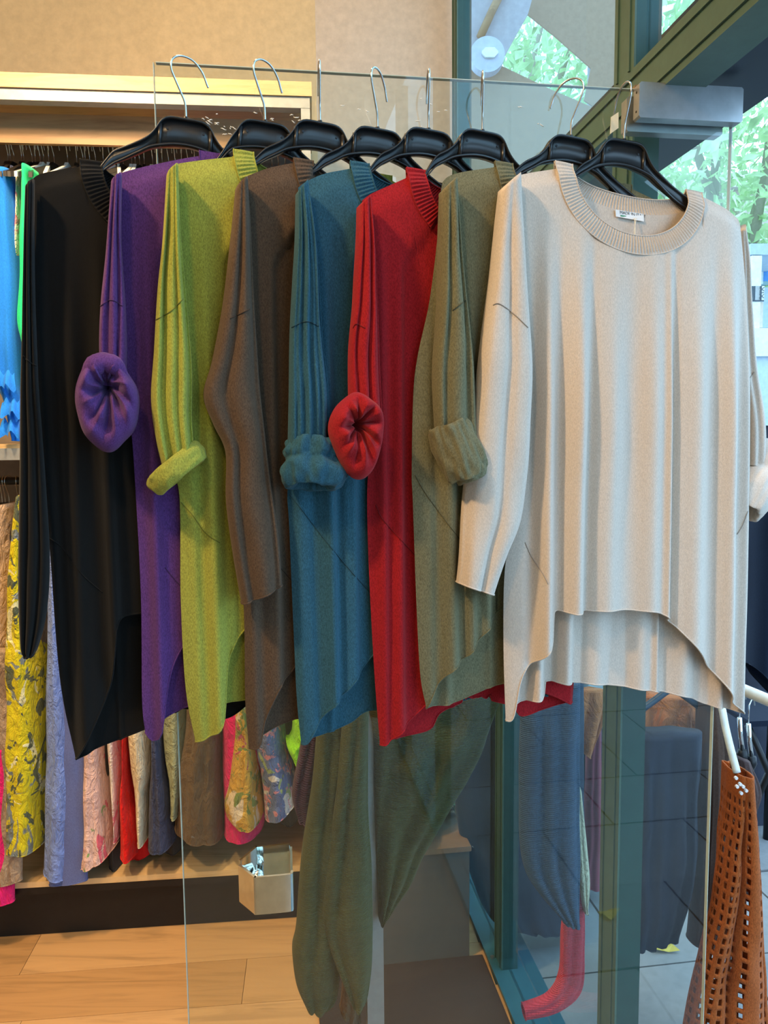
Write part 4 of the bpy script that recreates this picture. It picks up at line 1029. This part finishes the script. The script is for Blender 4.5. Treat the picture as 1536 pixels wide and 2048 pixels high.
G('orange_blouse', 'orange satin blouse behind the ink blue one', 'blouse', f_or, [(1270, 1395), (1272, 1600)], [(1405, 1400), (1400, 1600)], n=-.16, T=.03, fr=FO, seed=46, pleats=((3, .5, .1),), amp=.02)
oh = empty('clothes_hanger', FO.W(FO.px(1345, 1375, -.05)[0], -.05, FO.px(1345, 1375, -.05)[1]), 'dark blue hanger arched over the orange blouse', 'hanger')
pts = [FO.W(*(lambda p: (p[0], -.1, p[1]))(FO.px(u, v, -.1))) for u, v in ((1285, 1418), (1310, 1400), (1335, 1382), (1350, 1380), (1372, 1394), (1400, 1415))]
MB().tube(smoothpoly(pts, 30), .009, 10).build('hanger_arm', plain('dark_blue_plastic', (.02, .05, .09), .4), oh, True)
MB().tube([pts[3], Vector(pts[3]) + Vector((0, 0, .05)), Vector(pts[3]) + Vector((.02, .02, .07)), Vector(pts[3]) + Vector((.04, .03, .05))], .0018, 8).build('hook', M_wire, oh, True)
FQ = Frame(FD.W(0, -1.0, 0), DANG)
f_nk = fabric('denim_blue_knit', (.045, .08, .13), .8, 1.2, 300, rib=70)
G('added_slate_cloth', 'added slate blue cloth outside behind the dark green post, for a dim reflection', 'dress', fabric('dark_fill_cloth', (.03, .05, .08), .8, 1.2), [(890, 1360), (905, 1500), (930, 1700), (985, 1850), (1040, 1868)], [(1180, 1360), (1180, 1500), (1180, 1700), (1175, 1850), (1150, 1870)], n=0, T=.05, fr=FQ, seed=47, pleats=((5, .1, .1),), amp=.02)  # added to cover bright paving where a dim reflection lies
G('denim_blue_cardigan', 'denim blue ribbed cardigan hanging between the two green posts', 'cardigan', f_nk, [(1048, 1370), (1044, 1600), (1056, 1750), (1132, 1852)], [(1166, 1370), (1165, 1500), (1166, 1700), (1164, 1858)], n=.02, T=.02, fr=FC, seed=47, pleats=((3, .1, .1),), amp=.012, wr=.006)
f_rk = fabric('coral_red_knit', (.62, .05, .07), .8, 1.2, 300, rib=80)
G('coral_red_knit', 'coral red knit sleeve trailing below the denim blue cardigan', 'cardigan', f_rk, [(1150, 1650), (1158, 1760), (1130, 1850), (1124, 1950), (1100, 1996), (1050, 2018)], [(1168, 1650), (1173, 1800), (1173, 1900), (1168, 1985), (1130, 2026), (1054, 2046)], n=-.02, T=.015, fr=FC, seed=48, amp=.006, wr=.004)
G('ivory_knit', 'ivory knit edge beside the denim blue cardigan', 'cardigan', f_cream, [(1155, 1560), (1159, 1700), (1166, 1800), (1172, 1828)], [(1166, 1590), (1177, 1700), (1182, 1770), (1177, 1828)], n=.0, T=.01, fr=FC, seed=49, amp=.004, wr=.004)
G('dull_red_trousers', 'dull red trouser leg outside beside the jamb', 'trousers', fabric('dull_red_cloth', (.28, .06, .08), .85, 1.1), [(1184, 1420), (1178, 1600), (1172, 1780)], [(1208, 1420), (1208, 1600), (1204, 1780)], n=-.2, T=.03, fr=FQ, seed=50)
G('added_navy_cloth', 'added dark navy cloth outside behind the jamb, darkening the gap left of it', 'skirt', f_nav2, [(1150, 1400), (1150, 1700), (1152, 1925)], [(1235, 1400), (1235, 1700), (1232, 1935)], n=-.3, T=.04, fr=FQ, seed=57, pleats=((4, .1, .1),))  # added to fill and darken the gap beside the jamb
G('orange_scarf', 'orange satin cloth outside left of the jamb', 'scarf', f_or, [(1155, 1385), (1154, 1430), (1160, 1500)], [(1215, 1385), (1218, 1430), (1185, 1520)], n=-.12, T=.03, fr=FQ, seed=51, amp=.02)

# parasol canopy seen through the upper windows
FP = Frame((1.0, 4.3, 0), 0)
pz = empty('parasol', FP.W(.2, -.2, -.03), 'large taupe street parasol seen through the upper window', 'parasol')
def cpanel(pts, n, mat, nm='canopy_panel', tilt=(0, 0)):
    V = []; q = [FP.px(u, v, n) for u, v in pts]
    cx = sum(p[0] for p in q) / len(q); cz = sum(p[1] for p in q) / len(q)
    for dn in (0, .012): V += [FP.W(x, n - dn + tilt[0] * (x - cx) + tilt[1] * (z - cz), z) for x, z in q]
    k = len(q); obj(nm, V, [tuple(range(k)), tuple(range(2 * k - 1, k - 1, -1))] + [(i, k + i, k + (i + 1) % k, (i + 1) % k) for i in range(k)], mat, pz, False)
m_tp = plain('taupe_canvas', (.36, .25, .17), .9); m_tl = plain('pale_lilac_canvas', (.40, .38, .40), .9)
cpanel([(1030, -40), (1260, -40), (1260, 262), (1196, 219), (1168, 200), (1182, 136), (1110, 72), (1055, 28)], 0, m_tp)
cpanel([(900, 82), (1000, 130), (1100, 178), (1196, 219), (1260, 262), (1260, 440), (900, 440)], .08, m_tp)
cpanel([(900, -40), (1075, -40), (1056, 28), (1030, 74), (1000, 130), (900, 90)], .16, m_tl)
MB().tube([FP.W(.2, -.25, -.03), FP.W(.2, -.25, 3.9)], .03, 14).build('pole', M_grey, pz, True)
pts = [FP.W(*(lambda p: (p[0], .2, p[1]))(FP.px(u, v, .2))) for u, v in ((1010, -30), (985, 20), (960, 75))]
MB().tube(pts, .02, 8).build('rib', M_oakdk, pz, True)
lp = empty('street_lamp', FP.W(FP.px(972, 120, .25)[0], .25, FP.px(972, 120, .25)[1]), 'round pale lamp disc at the edge of the upper window', 'lamp')
cx, cz = FP.px(972, 120, .25)
MB().tube([FP.W(cx, .25, cz), FP.W(cx, .31, cz)], .085, 32).build('lamp_disc', plain('lamp_shell', (.5, .52, .6), .4), lp, False)
MB().bevbox(FP, cx - .03, cx + .05, .311, .325, cz - .02, cz + .025, .018).build('disc_highlight', M_whitepl, lp)  # white pill shape stands in for a highlight on the disc

# ------------------------------------------------------------------ trees
def leaf_mat(name, c):
    m, nt, b = nodes(name)
    oi = nt.nodes.new('ShaderNodeNewGeometry')
    mp = coord(nt); n = noise_n(nt, mp, 3.0, 3, .7)
    r = ramp(nt, [(.3, tuple(q * .55 for q in c)), (.5, c), (.7, tuple(min(1, q * 1.5) for q in c))]); L(nt, n, 'Fac', r, 0); L(nt, r, 0, b, 'Base Color')
    b.inputs['Roughness'].default_value = .5
    b.inputs['Transmission Weight'].default_value = 0
    tl = nt.nodes.new('ShaderNodeBsdfTranslucent'); L(nt, r, 0, tl, 0)
    mx = nt.nodes.new('ShaderNodeMixShader'); mx.inputs[0].default_value = .45
    out = nt.nodes['Material Output']; L(nt, b, 0, mx, 1); L(nt, tl, 0, mx, 2); L(nt, mx, 0, out, 0)
    return m
M_leafA = leaf_mat('plane_tree_leaf', (.62, .80, .48)); M_bark = plain('pale_bark', (.40, .36, .30), .9)
def tree(loc, h, rad, n, seed, label, mat, squash=1.0, leaf=.1):
    rt = random.Random(seed); e = empty('tree', loc, label, 'tree', 'street trees')
    top = Vector(loc) + Vector((rt.uniform(-.3, .3), rt.uniform(-.2, .2), h * .62))
    MB().tube([loc, Vector(loc).lerp(top, .4) + Vector((.08, 0, 0)), Vector(loc).lerp(top, .75), top], [.19, .16, .13, .09], 12).build('trunk', M_bark, e, True)
    cen = Vector(loc) + Vector((0, 0, h))
    tips = []
    for k in range(14):
        a = rt.uniform(0, 2 * PI); st = Vector(loc).lerp(top, rt.uniform(.55, 1))
        en = cen + Vector((math.cos(a) * rad * rt.uniform(.4, .95), math.sin(a) * rad * rt.uniform(.4, .95), rt.uniform(-.6, .7) * rad * squash))
        MB().tube([st, st.lerp(en, .35) + Vector((0, 0, .2)), st.lerp(en, .7) + Vector((rt.uniform(-.15, .15), 0, .1)), en], [.06, .045, .03, .012], 8).build('branch', M_bark, e, True)
        tips.append((st, en))
    V = []; Fc = []
    for k in range(n):
        if rt.random() < .5:
            st, en = rt.choice(tips); c = st.lerp(en, rt.uniform(.35, 1.1)) + Vector([rt.gauss(0, .32) for q in range(3)])
        else:
            while True:
                d = Vector([rt.uniform(-1, 1) for q in range(3)])
                if .25 < d.length < 1: break
            c = cen + Vector((d.x * rad, d.y * rad, d.z * rad * squash))
        ax = Vector([rt.gauss(0, 1) for q in range(3)]).normalized(); bx_ = ax.orthogonal().normalized(); s_ = leaf * rt.uniform(.5, 1.25)
        nr = ax.cross(bx_)
        i0 = len(V)
        V += [tuple(c - ax * s_ * .6), tuple(c + bx_ * s_ * .42 + nr * s_ * .1), tuple(c + ax * s_ * .6), tuple(c - bx_ * s_ * .42 + nr * s_ * .1)]
        Fc += [(i0, i0 + 1, i0 + 2), (i0, i0 + 2, i0 + 3)]
    obj('foliage', V, Fc, mat, e, False, kind='stuff')
tree(Vector((3.0, 7.0, -.03)), 4.6, 2.5, 9000, 5, 'leafy plane tree behind the white stall, right of the door', M_leafA, .95, .11)
tree(Vector((1.4, 9.0, -.03)), 5.6, 2.8, 7000, 8, 'leafy plane tree further off, seen through the upper window', M_leafA, 1.0, .13)
tree(Vector((5.6, 9.5, -.03)), 4.8, 2.9, 5500, 12, 'leafy plane tree at the far right of the street', M_leafA, 1.0, .13)

# house across the street
FH = Frame((4.5, 15.0, 0), math.radians(3))
hs = empty('house', FH.W(0, -1, -.05), 'pale sandstone house across the street behind the trees', 'building')
MB().box(FH, -6, 9, -3, 0, -.05, 6.2).build('wall', plain('sandstone', (.50, .44, .36), .9), hs)
MB().box(FH, -6.15, 9.15, -3.1, .2, 6.2, 6.45).build('cornice', plain('pale_cornice', (.6, .58, .52), .8), hs)
M_pane = plain('dark_window_pane', (.08, .12, .15), .1)
for r_ in range(2):
    for c in range(7):
        x = -5 + c * 2.0; z = .9 + r_ * 2.7
        f_ = MB().box(FH, x - .55, x + .55, .001, .08, z, z + 1.7).build('window', plain('window_frame_paint', (.7, .7, .68), .6), hs)
        for q in (-.5, .04): MB().box(FH, x + q, x + q + .46, .081, .09, z + .06, z + 1.64).build('pane', M_pane, f_)
# market stall beyond
FS = Frame((2.4, 5.0, 0), math.radians(4))
st = empty('market_stall', FS.W(.2, -.3, -.03), 'pale blue and white market stall across the pavement', 'stall')
def sbox(u0, v0, u1, v1, n0, n1, mat, nm, **k):
    x0, z1 = FS.px(u0, v0, n1); x1, z0 = FS.px(u1, v1, n1)
    return MB().box(FS, x0, x1, n0, n1, max(z0, -.03), z1).build(nm, mat, st, **k)
m_sb = plain('stall_blue', (.45, .55, .68), .7); m_sw = plain('stall_white', (.80, .82, .80), .7); m_sc = plain('stall_cream', (.66, .56, .45), .7)
sbox(1502, 487, 1620, 510, -1.2, 0, m_sb, 'roof_valance'); sbox(1504, 511, 1512, 850, -.05, 0, m_sw, 'stall_post')
sbox(1512, 511, 1620, 570, -.9, -.85, plain('stall_back', (.28, .42, .5), .7), 'back_cloth')
sbox(1514, 517, 1526, 568, -.5, -.49, m_sw, 'hung_shirt'); sbox(1528, 517, 1538, 562, -.5, -.49, plain('blue_shirt', (.1, .3, .7), .7), 'hung_shirt'); sbox(1540, 517, 1556, 566, -.5, -.49, m_sw, 'hung_shirt')
sg = sbox(1504, 572, 1528, 602, -.02, .0, m_sw, 'sign_board', label='pale sign board with dark bars and lettering')
m_dk = plain('sign_dark', (.05, .07, .09), .5)
def sgb(u0, v0, u1, v1):
    x0, z1 = FS.px(u0, v0, .003); x1, z0 = FS.px(u1, v1, .003); MB().box(FS, x0, x1, .001, .003, z0, z1).build('sign_bar', m_dk, sg)
sgb(1504, 572, 1506, 602); sgb(1508, 572, 1510, 602); sgb(1504, 600, 1528, 603); sgb(1521, 572, 1523, 600)
p0 = FS.px(1519.5, 573, .004)
text_mesh('XIX', Vector(FS.W(p0[0], .004, p0[1])), Vector((0, 0, -1)), FS.X.copy() , .045, m_dk, sg)
sbox(1507, 604, 1525, 655, -.3, -.02, m_sc, 'side_box'); sbox(1526, 575, 1620, 655, -.35, -.3, m_sb, 'front_cloth')
sbox(1508, 656, 1640, 712, -.9, .05, m_sw, 'counter_top'); sbox(1510, 713, 1640, 850, -.85, .02, plain('stall_sheet', (.52, .62, .74), .7), 'counter_sheet')
sbox(1512, 851, 1640, 1000, -.7, .0, plain('stall_under', (.02, .02, .03), .8), 'under_counter')
# dark coats and folding chair near the right edge
FK = Frame((1.5, 3.0, 0), math.radians(5))
f_dk = fabric('dark_coat_cloth', (.075, .036, .024), .8, 1.2); f_dn = fabric('midnight_coat_cloth', (.008, .014, .03), .8, 1.2)
G('brown_coat', 'dark brown coat hanging beyond the off-white sweater', 'coat', f_dk, [(1480, 1030), (1475, 1130), (1475, 1215)], [(1522, 1030), (1524, 1130), (1520, 1220)], n=0, T=.08, fr=FK, seed=53)
G('midnight_coat', 'midnight blue coat at the right edge of the picture', 'coat', f_dn, [(1528, 960), (1528, 1150), (1522, 1340)], [(1580, 960), (1590, 1150), (1590, 1420)], n=.12, T=.08, fr=FK, seed=54)
cr2 = empty('coat_rail', FK.W(.1, 0, -.02), 'black rail holding dark coats at the right edge', 'rack')
zz = FK.px(1520, 950, 0)[1]
MB().tube([FK.W(-.3, .05, zz), FK.W(.5, .05, zz)], .014, 10).build('rail', M_blackmetal, cr2, True)
for x in (.02, .5): MB().tube([FK.W(x, .05, -.02), FK.W(x, .05, zz)], .014, 10).build('leg', M_blackmetal, cr2, True)
FKc = Frame((1.35, 2.6, 0), math.radians(5))
fc = empty('folding_chair', FKc.W(.0, 0, -.02), 'black folding chair with crossed legs at the right edge', 'chair')
for n in (0, -.35):
    for a, b in (((1495, 1450), (1580, 1640)), ((1580, 1450), (1495, 1640))):
        P = [FKc.W(*(lambda p: (p[0], n, max(p[1], -.01)))(FKc.px(u, v, n))) for u, v in (a, b)]
        MB().tube(P, .012, 8).build('crossed_leg', M_blackmetal, fc, True)
x0, z0 = FKc.px(1490, 1450, 0); x1, _ = FKc.px(1590, 1450, 0)
MB().bevbox(FKc, x0, x1, -.38, .02, z0, z0 + .02, .004).build('seat', f_dn, fc)
bxs = empty('crate_stack', FK.W(FK.px(1512, 1270, -.1)[0], -.1, FK.px(1512, 1270, -.1)[1]), 'pale blue white crates stacked beneath the brown coat', 'crate')
for k, (v0, v1) in enumerate(((1222, 1244), (1246, 1270))):
    x0, z1 = FK.px(1470, v0, -.1); x1, z0 = FK.px(1523 - 3 * k, v1, -.1); MB().bevbox(FK, x0, x1, -.35, -.1, z0, z1, .004).build('crate', plain('pale_crate', (.45, .45, .45), .6), bxs)
x0, z1 = FK.px(1470, 1271, -.1); x1, _ = FK.px(1530, 1271, -.1)
MB().bevbox(FK, x0, x1, -.4, -.05, -.02, z1 - .003, .004).build('stand', plain('indigo_stand', (.03, .035, .06), .7), bxs)
# fallen leaves on the pavement
for k, (b, a) in enumerate(((-.5, .5), (-1.1, .4), (-.2, .9), (.9, .5), (.5, 1.0))):
    c = Vector(FF.W(b, a, -.012)); an = k * 1.9; V = []
    for t in range(9):
        ph = 2 * PI * t / 9; r_ = .035 * (1 + .45 * math.cos(3 * ph)); V.append((c.x + r_ * math.cos(ph + an), c.y + .7 * r_ * math.sin(ph + an), c.z + .006 * math.sin(2 * ph)))
    obj('fallen_leaf', V, [tuple(range(9))], plain('yellow_leaf', (.6, .45, .06), .7), None, False, label='yellow fallen leaf lying on the street paving', cat='leaf', group='fallen leaves on the paving')
